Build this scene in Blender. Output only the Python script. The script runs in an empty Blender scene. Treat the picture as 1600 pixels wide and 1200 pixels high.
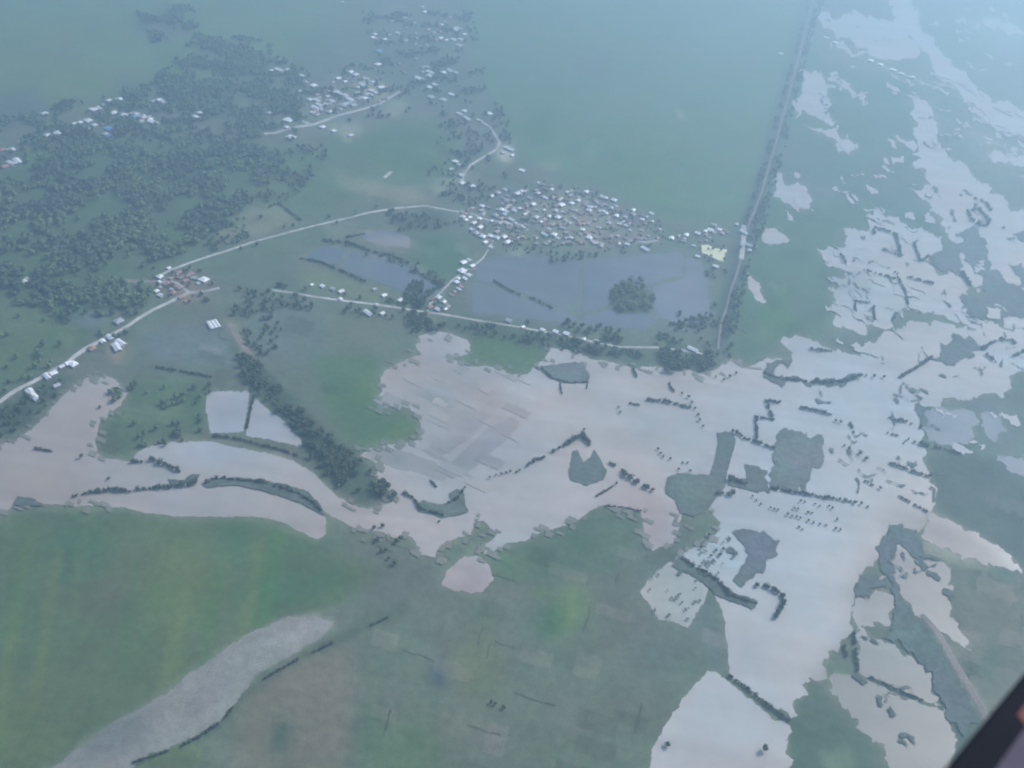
import bpy, bmesh, math, random
import numpy as np
from mathutils import Vector, Matrix, noise
from mathutils.geometry import delaunay_2d_cdt
random.seed(7); np.random.seed(7)
S = bpy.context.scene
COL = S.collection
# ------------------------------------------------------------------ camera
H = 1000.0; F = 1385.0; PITCH = math.radians(38); ROLL = math.radians(8)
fw = Vector((0, math.cos(PITCH), -math.sin(PITCH)))
up0 = Vector((0, math.sin(PITCH), math.cos(PITCH))); r0 = Vector((1, 0, 0))
RT = math.cos(ROLL)*r0 + math.sin(ROLL)*up0
UP = -math.sin(ROLL)*r0 + math.cos(ROLL)*up0
CAMP = Vector((0, 0, H))
cd = bpy.data.cameras.new('camera'); cam = bpy.data.objects.new('camera', cd); COL.objects.link(cam)
M = Matrix((RT, UP, -fw)).transposed().to_4x4(); M.translation = CAMP
cam.matrix_world = M
cd.sensor_width = 36; cd.lens = 36*F/1600; cd.clip_start = 0.1; cd.clip_end = 60000
cd.dof.use_dof = True; cd.dof.focus_distance = 40.0; cd.dof.aperture_fstop = 0.46
S.camera = cam
# ------------------------------------------------------------------ light
SUN_EL = math.radians(42); SUN_AZ = math.radians(52)      # to the front and right of the camera
w = bpy.data.worlds.new('World'); S.world = w; w.use_nodes = True
nt = w.node_tree; bg = nt.nodes['Background']
sky = nt.nodes.new('ShaderNodeTexSky'); sky.sky_type = 'NISHITA'; sky.sun_disc = False
sky.sun_elevation = SUN_EL; sky.sun_rotation = SUN_AZ; sky.altitude = 0; sky.dust_density = 1.5; sky.air_density = 1.2
nt.links.new(sky.outputs[0], bg.inputs[0]); bg.inputs[1].default_value = 0.12
ld = bpy.data.lights.new('sun', 'SUN'); ld.energy = 2.2; ld.angle = math.radians(14); ld.color = (1, 0.94, 0.84)
lo = bpy.data.objects.new('sun', ld); COL.objects.link(lo)
sd = Vector((math.sin(SUN_AZ)*math.cos(SUN_EL), math.cos(SUN_AZ)*math.cos(SUN_EL), math.sin(SUN_EL)))
lo.rotation_euler = (-sd).to_track_quat('-Z', 'Y').to_euler(); lo.location = (0, 0, 3000)
HAZE_DENSITY = 3.2e-4; HAZE_COLOR = (0.49, 0.76, 1.0); HAZE_G = 0.42
S.view_settings.view_transform = 'Standard'; S.view_settings.look = 'None'
S.view_settings.exposure = 1.14; S.view_settings.gamma = 1
S.cycles.max_bounces = 4; S.cycles.volume_bounces = 0; S.cycles.diffuse_bounces = 2
# ------------------------------------------------------------------ helpers
def ray(px, py):
    return fw + RT*((px-800)/F) + UP*((600-py)/F)
def gp(px, py, z=0.0):
    d = ray(px, py); t = (z-H)/d.z
    return CAMP + d*t
def mpp(px, py):                     # metres per photo pixel on the ground there
    return (gp(px, py)-CAMP).length/F
def tag(o, label=None, cat=None, group=None, kind=None):
    if label: o['label'] = label
    if cat: o['category'] = cat
    if group: o['group'] = group
    if kind: o['kind'] = kind
    return o
def link(name, me, parent=None, mat=None):
    o = bpy.data.objects.new(name, me); COL.objects.link(o)
    if parent: o.parent = parent
    if mat and me: me.materials.append(mat)
    return o
def mesh(name, vs, fs, mat=None, smooth=False):
    me = bpy.data.meshes.new(name); me.from_pydata([tuple(v) for v in vs], [], fs); me.update()
    if mat: me.materials.append(mat)
    if smooth: me.polygons.foreach_set('use_smooth', [True]*len(me.polygons))
    return me
def empty(name, loc, rz=0):
    o = bpy.data.objects.new(name, None); COL.objects.link(o); o.location = loc; o.rotation_euler = (0, 0, rz)
    o.empty_display_size = 1
    return o
# ------------------------------------------------------------------ materials
def mat_base(name, rough=0.9, spec=0.3):
    m = bpy.data.materials.new(name); m.use_nodes = True
    b = m.node_tree.nodes['Principled BSDF']
    b.inputs['Roughness'].default_value = rough; b.inputs['Specular IOR Level'].default_value = spec
    return m, m.node_tree, b
def N(t, typ, **kw):
    n = t.nodes.new(typ)
    for k, v in kw.items(): setattr(n, k, v)
    return n
def noise_mul(t, b, src, scales, coord='Object'):
    """multiply colour socket src by several octaves of low-contrast noise"""
    tc = N(t, 'ShaderNodeTexCoord'); cur = src
    for sc, lo_, hi_ in scales:
        nz = N(t, 'ShaderNodeTexNoise'); nz.inputs['Scale'].default_value = sc; nz.inputs['Detail'].default_value = 4
        t.links.new(tc.outputs[coord], nz.inputs['Vector'])
        mr = N(t, 'ShaderNodeMapRange'); mr.inputs['From Min'].default_value = 0.3; mr.inputs['From Max'].default_value = 0.7
        mr.inputs['To Min'].default_value = lo_; mr.inputs['To Max'].default_value = hi_
        t.links.new(nz.outputs['Fac'], mr.inputs['Value'])
        mx = N(t, 'ShaderNodeMix', data_type='RGBA', blend_type='MULTIPLY'); mx.inputs[0].default_value = 1
        t.links.new(cur, mx.inputs[6]); t.links.new(mr.outputs['Result'], mx.inputs[7]); cur = mx.outputs[2]
    return cur
def hue_mix(t, cur, scale, colA, colB, amt):
    tc = N(t, 'ShaderNodeTexCoord'); nz = N(t, 'ShaderNodeTexNoise'); nz.inputs['Scale'].default_value = scale
    nz.inputs['Detail'].default_value = 3
    t.links.new(tc.outputs['Object'], nz.inputs['Vector'])
    cr = N(t, 'ShaderNodeValToRGB'); cr.color_ramp.elements[0].position = 0.38; cr.color_ramp.elements[1].position = 0.62
    cr.color_ramp.elements[0].color = (*colA, 1); cr.color_ramp.elements[1].color = (*colB, 1)
    t.links.new(nz.outputs['Fac'], cr.inputs['Fac'])
    mx = N(t, 'ShaderNodeMix', data_type='RGBA', blend_type='MULTIPLY'); mx.inputs[0].default_value = amt
    t.links.new(cur, mx.inputs[6]); t.links.new(cr.outputs['Color'], mx.inputs[7])
    return mx.outputs[2]
def sheet_mat(name, rough, spec, scales, hue=None):
    m, t, b = mat_base(name, rough, spec)
    at = N(t, 'ShaderNodeAttribute', attribute_name='tint')
    cur = noise_mul(t, b, at.outputs['Color'], scales)
    if hue: cur = hue_mix(t, cur, *hue)
    if 'water' in name:
        tc = N(t, 'ShaderNodeTexCoord'); mp = N(t, 'ShaderNodeMapping'); mp.inputs['Rotation'].default_value = (0, 0, .5); mp.inputs['Scale'].default_value = (.0035, .022, 1)
        nz = N(t, 'ShaderNodeTexNoise'); nz.inputs['Scale'].default_value = 1; nz.inputs['Detail'].default_value = 5; nz.inputs['Distortion'].default_value = .8
        cr = N(t, 'ShaderNodeValToRGB'); cr.color_ramp.elements[0].position = .35; cr.color_ramp.elements[1].position = .65
        cr.color_ramp.elements[0].color = (.91, .905, .9, 1); cr.color_ramp.elements[1].color = (1.05, 1.05, 1.05, 1)
        mx = N(t, 'ShaderNodeMix', data_type='RGBA', blend_type='MULTIPLY'); mx.inputs[0].default_value = 1
        t.links.new(tc.outputs['Object'], mp.inputs['Vector']); t.links.new(mp.outputs[0], nz.inputs['Vector']); t.links.new(nz.outputs['Fac'], cr.inputs['Fac'])
        t.links.new(cur, mx.inputs[6]); t.links.new(cr.outputs['Color'], mx.inputs[7]); cur = mx.outputs[2]
    t.links.new(cur, b.inputs['Base Color'])
    return m
M_ground = sheet_mat('soil_and_crops', 0.95, 0.15, [(0.004, .93, 1.07), (0.018, .88, 1.12), (0.09, .86, 1.14), (0.4, .85, 1.15)],
                     (0.0075, (1.06, .98, 1.02), (.92, 1.04, .95), .7))
M_island = sheet_mat('wet_vegetation', 0.9, 0.2, [(0.02, .85, 1.15), (0.12, .75, 1.25)], (0.012, (1.05, .96, 1.0), (.92, 1.04, .95), .7))
M_water = sheet_mat('muddy_flood_water', 0.4, 0.3, [(0.0025, .93, 1.06), (0.011, .93, 1.06), (0.05, .95, 1.04)], (0.0035, (1.05, .97, .93), (.94, 1.01, 1.05), 1.0))
def flat_mat(name, col, rough=0.8, spec=0.3, sc=None):
    m, t, b = mat_base(name, rough, spec)
    rgb = N(t, 'ShaderNodeRGB'); rgb.outputs[0].default_value = (*col, 1)
    cur = noise_mul(t, b, rgb.outputs[0], sc or [(0.3, .85, 1.15), (2.0, .9, 1.1)])
    t.links.new(cur, b.inputs['Base Color'])
    return m
def foliage_mat(name, a, b_):
    m, t, b = mat_base(name, 0.8, 0.2)
    geo = N(t, 'ShaderNodeNewGeometry'); oi = N(t, 'ShaderNodeObjectInfo')
    ad = N(t, 'ShaderNodeMath', operation='ADD'); fr = N(t, 'ShaderNodeMath', operation='FRACT')
    t.links.new(geo.outputs['Random Per Island'], ad.inputs[0]); t.links.new(oi.outputs['Random'], ad.inputs[1])
    t.links.new(ad.outputs[0], fr.inputs[0])
    cr = N(t, 'ShaderNodeValToRGB'); cr.color_ramp.elements[0].color = (*a, 1); cr.color_ramp.elements[1].color = (*b_, 1)
    t.links.new(fr.outputs[0], cr.inputs['Fac']); cur = hue_mix(t, cr.outputs['Color'], .009, (.75, .8, .95), (1.3, 1.35, 1.1), 1.0) if name.startswith('wood') else cr.outputs['Color']
    t.links.new(cur, b.inputs['Base Color'])
    return m
M_leaf = foliage_mat('leaves', (.05, .072, .05), (.105, .14, .08))
M_wood = foliage_mat('woodland_leaves', (.08, .11, .08), (.145, .2, .105))
M_hedge = foliage_mat('hedge_leaves', (.05, .06, .058), (.1, .11, .095))
M_bark = flat_mat('bark', (.09, .07, .055))
M_road = flat_mat('pale_gravel', (.5, .48, .45), .9, .2, [(.012, .6, 1.15), (.08, .75, 1.15), (.4, .8, 1.15)])
M_mudtrack = flat_mat('brown_track', (.24, .2, .18), .9, .2, [(.02, .8, 1.15), (.3, .8, 1.15)])
M_wall = flat_mat('rendered_wall', (.42, .40, .37))
M_wallB = flat_mat('block_wall', (.30, .28, .26))
M_door = flat_mat('painted_door', (.12, .08, .05))
M_glass = flat_mat('dark_window', (.04, .05, .06), .15, .5)
ROOFS = {'white': flat_mat('white_sheet_roof', (.88, .88, .88), .45, .4), 'pale': flat_mat('pale_zinc_roof', (.7, .7, .7), .5, .4),
         'grey': flat_mat('grey_zinc_roof', (.42, .42, .43), .55, .4), 'rust': flat_mat('rusty_red_roof', (.4, .22, .2), .7, .3),
         'blue': flat_mat('blue_painted_roof', (.16, .3, .58), .5, .4)}
# ------------------------------------------------------------------ tint rasters (real surface colours laid out by place, plus vignette darkening on the lower right flood)
GX0, GY0, GS = -220, -90, 5
NXg, NYg = 410, 305
XX, YY = np.meshgrid(GX0+GS*np.arange(NXg), GY0+GS*np.arange(NYg))
def pmask(poly):
    m = np.zeros(XX.shape, bool); n = len(poly)
    for i in range(n):
        x1, y1 = poly[i]; x2, y2 = poly[(i+1) % n]
        if y1 == y2: continue
        c = ((YY >= min(y1, y2)) & (YY < max(y1, y2)) & (XX < (x2-x1)*(YY-y1)/(y2-y1)+x1))
        m ^= c
    return m.astype(float)
def blur(a, s):
    s = s/GS
    if s < .3: return a
    r = int(3*s)+1; k = np.exp(-np.arange(-r, r+1)**2/(2*s*s)); k /= k.sum()
    p = np.pad(a, r, mode='edge')
    p = np.apply_along_axis(lambda v: np.convolve(v, k, 'same'), 0, p)
    p = np.apply_along_axis(lambda v: np.convolve(v, k, 'same'), 1, p)
    return p[r:-r, r:-r]
def ell(x, y, rx, ry=None, a=0):
    ry = ry or rx; a = math.radians(a)
    return [(x+rx*math.cos(t)*math.cos(a)-ry*math.sin(t)*math.sin(a), y+rx*math.cos(t)*math.sin(a)+ry*math.sin(t)*math.cos(a)) for t in [k*math.pi/9 for k in range(18)]]
def strip(pts, wd):
    L, R_ = [], []
    for i, p in enumerate(pts):
        a = pts[max(i-1, 0)]; b = pts[min(i+1, len(pts)-1)]
        dx, dy = b[0]-a[0], b[1]-a[1]; l = math.hypot(dx, dy) or 1
        L.append((p[0]-dy/l*wd/2, p[1]+dx/l*wd/2)); R_.append((p[0]+dy/l*wd/2, p[1]-dx/l*wd/2))
    return L+R_[::-1]
def paint(ras, poly, col, sig, al=1.0):
    m = blur(pmask(poly), sig)[..., None]*al
    ras[:] = ras*(1-m)+np.array(col)*m
def sample(ras, px, py):
    fx = min(max((px-GX0)/GS, 0), NXg-1.001); fy = min(max((py-GY0)/GS, 0), NYg-1.001)
    i, j = int(fx), int(fy); u, v = fx-i, fy-j
    return (ras[j, i]*(1-u)+ras[j, i+1]*u)*(1-v)+(ras[j+1, i]*(1-u)+ras[j+1, i+1]*u)*v
GREEN = (.06, .13, .05); TEAL = (.048, .112, .066); GRN = (.085, .128, .068); OLV = (.112, .14, .064); BRN = (.17, .145, .13)
BLU = (.13, .155, .205); DKW = (.058, .082, .072); PALE = (.3, .27, .25); GRY = (.115, .13, .12); SLT = (.085, .105, .11); LIME = (.11, .165, .06)
G = np.ones(XX.shape+(3,))*np.array(GRY)
GL = [
 # far fields
 ([(-240, -100), (560, -100), (520, 60), (430, 110), (330, 130), (140, 150), (-240, 170)], (.11, .165, .085), 20, 1),
 (ell(60, 110, 90, 30), OLV, 20, .7), (ell(120, 140, 50, 18), LIME, 15, .5), (ell(280, 100, 40, 18), GREEN, 12, .6),
 (ell(255, 40, 50, 22), SLT, 12, 1), (ell(370, 105, 60, 25, 30), SLT, 14, 1), (ell(500, 90, 45, 25), SLT, 16, .8), (ell(200, 135, 22, 12), SLT, 8, .8),
 (ell(30, 165, 35, 22), SLT, 12, .9), (ell(300, 160, 70, 14, 20), SLT, 10, .9), (ell(570, 40, 18, 40), OLV, 12, .6), (ell(480, 60, 30, 15), GREEN, 12, .6),
 ([(700, -100), (1290, -100), (1255, 40), (1215, 200), (1180, 345), (1120, 350), (1030, 335), (960, 300), (880, 275), (815, 255), (795, 200), (745, 120), (730, 40)], (.085, .145, .09), 8, 1),
 (ell(930, 100, 35, 22), SLT, 14, .8), (ell(850, 190, 30, 40), TEAL, 16, .7), (ell(1000, 260, 60, 40), GREEN, 25, .6), (ell(1110, 60, 80, 50), (.1, .15, .12), 30, .8),
 (ell(1065, 182, 12, 4, 40), PALE, 3, .8), (ell(990, 165, 40, 10, 20), BRN, 12, .3), (ell(860, 258, 18, 8), PALE, 6, .45),
 # woodland floor and village ground
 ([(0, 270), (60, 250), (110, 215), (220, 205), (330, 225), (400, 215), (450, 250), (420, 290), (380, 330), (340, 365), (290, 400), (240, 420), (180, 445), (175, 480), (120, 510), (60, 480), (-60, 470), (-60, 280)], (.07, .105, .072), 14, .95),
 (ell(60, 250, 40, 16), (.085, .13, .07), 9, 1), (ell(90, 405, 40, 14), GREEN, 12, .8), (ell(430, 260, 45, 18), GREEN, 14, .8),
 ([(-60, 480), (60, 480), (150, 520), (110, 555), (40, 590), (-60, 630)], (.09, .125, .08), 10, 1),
 ([(560, 190), (640, 185), (700, 200), (710, 250), (690, 275), (630, 285), (560, 255), (500, 230), (520, 210)], (.07, .125, .07), 10, 1),
 ([(380, 240), (500, 230), (560, 260), (640, 290), (560, 320), (470, 335), (400, 330), (420, 290)], (.085, .13, .08), 12, .9),
 ([(510, 262), (545, 275), (600, 285), (650, 295), (690, 320), (640, 318), (590, 310), (545, 295)], (.2, .19, .16), 6, .9),
 ([(440, 215), (480, 165), (520, 120), (560, 115), (625, 135), (630, 160), (600, 190), (560, 215), (520, 205)], (.15, .15, .145), 6, .9),
 ([(555, 130), (595, 128), (612, 140), (600, 155), (570, 150)], (.4, .36, .31), 5, .9), ([(510, 195), (560, 190), (565, 208), (545, 218), (522, 205)], (.27, .26, .24), 4, .9),
 ([(600, 170), (632, 150), (636, 175), (615, 187)], (.24, .23, .22), 5, .8), (ell(640, 90, 60, 45), SLT, 16, .8), (ell(700, 130, 50, 35), SLT, 14, .8), (ell(620, 30, 25, 30), (.16, .16, .17), 10, .7),
 ([(350, 345), (390, 325), (440, 322), (475, 348), (420, 362), (360, 385), (330, 385)], (.17, .165, .14), 5, .9),
 ([(690, 345), (740, 330), (790, 300), (850, 285), (920, 295), (980, 320), (1030, 345), (1045, 380), (980, 395), (870, 390), (800, 400), (750, 380)], (.12, .13, .135), 7, .95),
 (ell(900, 345, 75, 40, 20), (.23, .2, .2), 9, .8), (ell(1000, 370, 35, 12), (.22, .19, .2), 8, .7), (ell(815, 372, 22, 12), (.16, .165, .12), 5, .9), (ell(740, 345, 28, 12, 30), (.2, .2, .2), 7, .7),
 (ell(790, 240, 14, 12), (.42, .38, .38), 4, .9), (ell(810, 400, 14, 12), (.26, .29, .28), 5, .9), (ell(700, 285, 30, 10, -25), (.25, .25, .22), 6, .8),
 # pond block and middle fields
 ([(735, 410), (800, 398), (960, 400), (1060, 388), (1100, 400), (1108, 440), (1112, 500), (1050, 520), (900, 512), (735, 490)], (.135, .155, .18), 5, 1),
 (ell(900, 440, 70, 30), (.115, .14, .155), 20, .6), (ell(1060, 470, 50, 40), (.165, .17, .2), 14, .7), (ell(985, 468, 33, 24), DKW, 6, 1), (ell(970, 420, 40, 20), (.12,.15,.15), 10, .6),
 ([(545, 392), (600, 400), (640, 418), (700, 452), (690, 470), (640, 460), (590, 440), (528, 418)], (.14, .165, .2), 4, 1),
 ([(560, 365), (620, 358), (640, 372), (640, 390), (600, 385)], (.25, .22, .21), 5, .9), ([(465, 405), (500, 380), (550, 388), (528, 415), (500, 415)], (.16, .165, .15), 4, .9),
 ([(470, 412), (560, 440), (640, 462), (650, 480), (560, 468), (470, 448)], (.15, .155, .12), 5, .9), (ell(690, 400, 45, 32, 20), (.06, .115, .08), 8, 1),
 ([(500, 350), (560, 340), (560, 365), (530, 372), (505, 362)], (.18, .17, .165), 5, .8), (ell(660, 350, 50, 14), DKW, 8, .8), (ell(420, 400, 16, 16), DKW, 7, .7),
 ([(310, 410), (400, 385), (500, 355), (510, 375), (450, 410), (440, 440), (360, 445)], (.1, .125, .1), 8, .9), (ell(400, 425, 60, 20), (.1, .125, .125), 12, .6),
 ([(235, 515), (330, 505), (370, 540), (360, 570), (290, 572), (240, 560), (215, 535)], (.125, .145, .17), 6, 1), (ell(140, 500, 28, 14), (.115, .135, .17), 6, .9),
 ([(400, 470), (510, 480), (530, 540), (480, 570), (400, 560), (370, 520)], (.12, .14, .155), 10, .9), (ell(560, 510, 60, 30), (.12, .13, .11), 14, .8),
 ([(490, 560), (590, 560), (600, 640), (660, 650), (660, 690), (560, 700), (520, 660)], (.07, .125, .07), 8, 1), (ell(580, 610, 30, 20), LIME, 10, .4), (ell(640, 680, 30, 14), OLV, 8, .8),
 ([(735, 520), (790, 522), (855, 545), (855, 580), (800, 582), (720, 565), (735, 545)], (.075, .13, .07), 5, 1),
 ([(900, 540), (1110, 550), (1110, 580), (1000, 575), (930, 562)], (.09, .12, .105), 5, 1), (ell(1020, 553, 60, 8), (.16, .16, .13), 5, .7), (ell(860, 530, 50, 14), DKW, 7, .8),
 ([(205, 590), (330, 600), (322, 690), (235, 700), (205, 720), (150, 712), (150, 650), (190, 640)], (.085, .12, .085), 5, 1), (ell(180, 690, 25, 25), DKW, 10, .5),
 ([(320, 672), (470, 695), (480, 725), (400, 702), (320, 688)], (.1, .1, .1), 5, .9), ([(370, 520), (400, 560), (440, 600), (520, 680), (600, 755), (620, 780), (560, 795), (500, 745), (470, 690), (400, 610), (360, 550)], DKW, 5, 1),
 ([(350, 500), (368, 500), (400, 560), (385, 565)], (.22, .2, .17), 4, .9),
 # junction
 (ell(285, 448, 42, 24), (.2, .14, .14), 9, .8), (ell(182, 550, 16, 16), (.28, .2, .2), 6, .8), (ell(85, 600, 35, 20), (.08, .1, .11), 8, .8),
 ([(0, 640), (60, 605), (110, 590), (90, 625), (40, 672), (0, 690)], DKW, 6, 1),(ell(140, 575, 40, 16), (.13,.13,.13), 10, .7),
 # lower left
 ([(-240, 812), (0, 808), (100, 792), (220, 802), (400, 810), (500, 845), (600, 850), (640, 880), (560, 940), (420, 985), (330, 1050), (200, 1120), (80, 1200), (-240, 1300)], (.088, .115, .072), 6, 1),
 (ell(120, 860, 45, 60, 15), TEAL, 18, .8), (ell(40, 990, 60, 40), (.08, .12, .075), 20, .7), (ell(370, 840, 30, 50), TEAL, 15, .6), (ell(450, 920, 90, 30, -15), TEAL, 15, .8), (ell(280, 910, 60, 70), OLV, 25, .7), (ell(30, 1130, 60, 50), (.1, .13, .07), 20, .7),
 (ell(160, 940, 60, 30), (.12, .115, .095), 20, .5), (ell(330, 1010, 40, 20), BRN, 15, .3), (ell(470, 850, 50, 20), (.065, .115, .07), 10, .7),
 ([(500, 850), (640, 850), (700, 900), (640, 950), (560, 985), (480, 970), (540, 940), (590, 890)], (.12, .125, .125), 9, .9),
 ([(20, 1260), (140, 1150), (230, 1100), (310, 1040), (345, 1018), (420, 975), (490, 962), (525, 975), (480, 1012), (400, 1052), (365, 1100), (335, 1130), (270, 1165), (200, 1190), (150, 1290)], (.19, .2, .2), 6, 1),
 ([(400, 985), (490, 962), (520, 975), (470, 1005), (410, 1020)], (.235, .245, .235), 8, .8), (strip([(205, 1120), (150, 1150), (330, 1045)], 14), SLT, 8, .4),
 (strip([(190, 1200), (270, 1172), (345, 1130), (375, 1090), (430, 1050), (500, 1012), (560, 985), (640, 945)], 11), DKW, 4, .95),
 ([(390, 1085), (450, 1040), (540, 1005), (565, 1020), (550, 1120), (530, 1290), (370, 1290), (365, 1130)], (.155, .135, .125), 12, .9), (ell(440, 1150, 16, 28, 10), DKW, 8, .9), (ell(270, 1180, 60, 25), (.09, .115, .07), 10, .9),
 ([(560, 980), (700, 930), (900, 900), (1000, 920), (1130, 980), (1110, 1045), (1020, 1170), (1000, 1290), (560, 1290)], (.115, .13, .115), 14, .95),
 (ell(745, 1040, 40, 55), (.125, .14, .085), 16, .8), (ell(685, 1055, 14, 22, -20), (.07, .09, .13), 8, .9), (ell(640, 1170, 60, 50), GREEN, 22, .5), (ell(730, 1120, 50, 40), (.15, .14, .135), 20, .7), (ell(580, 1140, 20, 50), TEAL, 12, .6),
 (ell(890, 950, 25, 45, 20), LIME, 12, .75), (ell(860, 970, 18, 30, 15), TEAL, 8, .8), (ell(845, 925, 18, 8), LIME, 5, .7), (ell(960, 1010, 60, 30), (.13, .125, .115), 20, .6), (ell(1040, 1020, 60, 50), (.11, .125, .14), 25, .7),
 (ell(820, 880, 60, 35), (.075, .115, .075), 14, .9), ([(850, 850), (880, 815), (940, 795), (1000, 802), (1005, 860), (960, 900), (880, 900)], (.085, .12, .095), 7, 1), (ell(1030, 870, 50, 40), (.1, .12, .12), 12, .7), (ell(905, 850, 15, 25), (.06, .11, .07), 8, .8),
 (ell(800, 930, 40, 15), (.15, .135, .13), 12, .6), (ell(900, 1120, 60, 60), (.125, .135, .12), 25, .6), (ell(760, 960, 20, 20), GREEN, 12, .5),
 ([(1000, 900), (1060, 870), (1120, 935), (1140, 1060), (1105, 1050), (1080, 980), (1030, 975)], (.105, .12, .135), 8, .9),
 # right side
 ([(1255, 60), (1290, 100), (1420, 130), (1440, 330), (1480, 370), (1360, 350), (1310, 360), (1300, 460), (1310, 530), (1230, 520), (1190, 560), (1140, 550), (1160, 430), (1190, 290)], (.07, .12, .085), 8, 1),
 (ell(1400, 270, 45, 50), (.1, .115, .12), 20, .7), (ell(1230, 250, 30, 50), (.1, .115, .125), 16, .7), (ell(1215, 500, 30, 35), GREEN, 14, .8), (ell(1250, 480, 20, 14), SLT, 8, .8), (ell(1350, 530, 60, 18), (.1, .12, .13), 8, .9), (ell(1340, 430, 18, 20), (.17, .175, .15), 6, .9), (ell(1275, 300, 50, 10, 20), (.15, .15, .16), 10, .6),
 ([(1400, 0), (1700, -100), (1700, 300), (1560, 300), (1480, 240), (1440, 140)], (.15, .17, .175), 16, .9), (ell(1500, 60, 40, 25), (.13, .18, .16), 14, .7), (ell(1560, 50, 50, 15, 20), (.3, .3, .3), 14, .7), (ell(1560, 230, 60, 14, 25), (.26, .26, .27), 12, .7), (ell(1470, 170, 40, 20), (.11, .14, .15), 12, .8),
 (ell(1350, 90, 70, 14, 22), (.15, .16, .18), 10, .8),
 ([(1445, 640), (1580, 600), (1800, 560), (1800, 820), (1600, 770), (1560, 720), (1450, 700)], (.125, .14, .15), 10, .95), (ell(1490, 665, 30, 18), (.2, .21, .235), 9, .8), (ell(1580, 720, 35, 20), (.17, .18, .195), 10, .8), (ell(1590, 620, 30, 25), (.1, .12, .12), 10, .9), (ell(1530, 640, 30, 10, 10), (.08, .1, .125), 7, .8), (ell(1545, 655, 25, 8, 20), (.17, .19, .18), 7, .7),
 ([(1448, 705), (1560, 715), (1600, 745), (1800, 800), (1800, 1060), (1600, 900), (1540, 850), (1470, 800), (1460, 760)], (.08, .095, .095), 6, 1),
 ([(1450, 800), (1480, 812), (1530, 842), (1590, 880), (1606, 915), (1540, 890), (1480, 880), (1440, 860)], (.28, .25, .24), 6, .95),
 ([(1480, 880), (1560, 900), (1800, 1000), (1800, 1290), (1500, 1290), (1540, 1110), (1470, 960)], (.14, .13, .125), 10, .9), (ell(1570, 890, 30, 14, 20), (.06, .09, .08), 8, .9), (ell(1545, 960, 40, 30), (.15, .13, .115), 16, .7), (ell(1540, 1040, 30, 40), (.085, .11, .1), 16, .8),
 (strip([(1430, 930), (1462, 985), (1490, 1035), (1520, 1085), (1545, 1130)], 9), (.27, .23, .22), 3, .95), ([(1395, 950), (1440, 970), (1490, 1050), (1530, 1115), (1490, 1190), (1460, 1110), (1430, 1030), (1395, 1015)], (.075, .1, .095), 5, .95),
 ([(1262, 1060), (1290, 1090), (1320, 1130), (1360, 1160), (1380, 1290), (1220, 1290), (1232, 1130)], (.075, .105, .095), 5, .95), (ell(1310, 1190, 30, 20), (.16, .19, .16), 10, .8), (ell(1440, 1180, 60, 25), (.13, .14, .135), 12, .7),
]
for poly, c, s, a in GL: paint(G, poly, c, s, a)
paint(G, strip([(1282,-60),(1262,10),(1244,80),(1226,150),(1206,225),(1184,300),(1165,350),(1158,375),(1150,415),(1134,478),(1122,550)], 22), (.055, .075, .08), 4, .9)
paint(G, strip([(690,505),(760,512),(850,532),(960,552),(1100,565)], 22), (.06, .085, .075), 7, .8)
_r = random.Random(5); LOWL = [(-240, 815), (20, 808), (220, 806), (400, 812), (520, 850), (600, 870), (560, 930), (420, 975), (320, 1045), (190, 1115), (80, 1180), (-240, 1290)]
_m = blur(pmask(LOWL), 4)
for k in range(30):          # crop strips of the big lower field
    x, y = _r.uniform(-150, 560), _r.uniform(830, 1080); L = _r.uniform(50, 130); wd = _r.uniform(10, 34)
    st = blur(pmask(strip([(x, y-L), (x-.32*L, y+L)], wd)), 3)*_m*_r.uniform(.2, .55); c = np.array(_r.choice([TEAL, OLV, GREEN, GRN, (.12, .145, .07), (.075, .115, .07)]))
    G[:] = G*(1-st[..., None])+c*st[..., None]
for k in range(60):          # fainter parcels elsewhere
    x, y = _r.uniform(-100, 1400), _r.uniform(-40, 1180); sc = .35+y/900; a_, b_ = _r.uniform(14, 45)*sc, _r.uniform(10, 26)*sc
    pl = [(x-a_, y-.3*a_), (x+a_, y+.34*a_), (x+a_-.25*b_, y+.34*a_+b_), (x-a_-.25*b_, y-.3*a_+b_)]
    f = _r.choice([.84, .9, 1.12, 1.2]); st = blur(pmask(pl), 3.5)[..., None]*_r.uniform(.4, .9)
    G[:] = G*(1-st)+G*f*st*np.array((1, _r.uniform(.97, 1.06), _r.uniform(.9, 1.05)))
lx = 1/(1+np.exp((XX-820)/40))
def margins():
    for q, pl in enumerate(POLYW):
        m = pmask(pl); 
        if q > 8: m = blur(m, 4)*.6
        else: m = blur(m, 9)*.8*lx+blur(m, 3.5)*.55*(1-lx)
        G[:] = G*(1-m[..., None])+np.array((.22, .21, .2))*m[..., None]
WB = np.ones(XX.shape+(3,))*np.array((.40, .37, .345))
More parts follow.
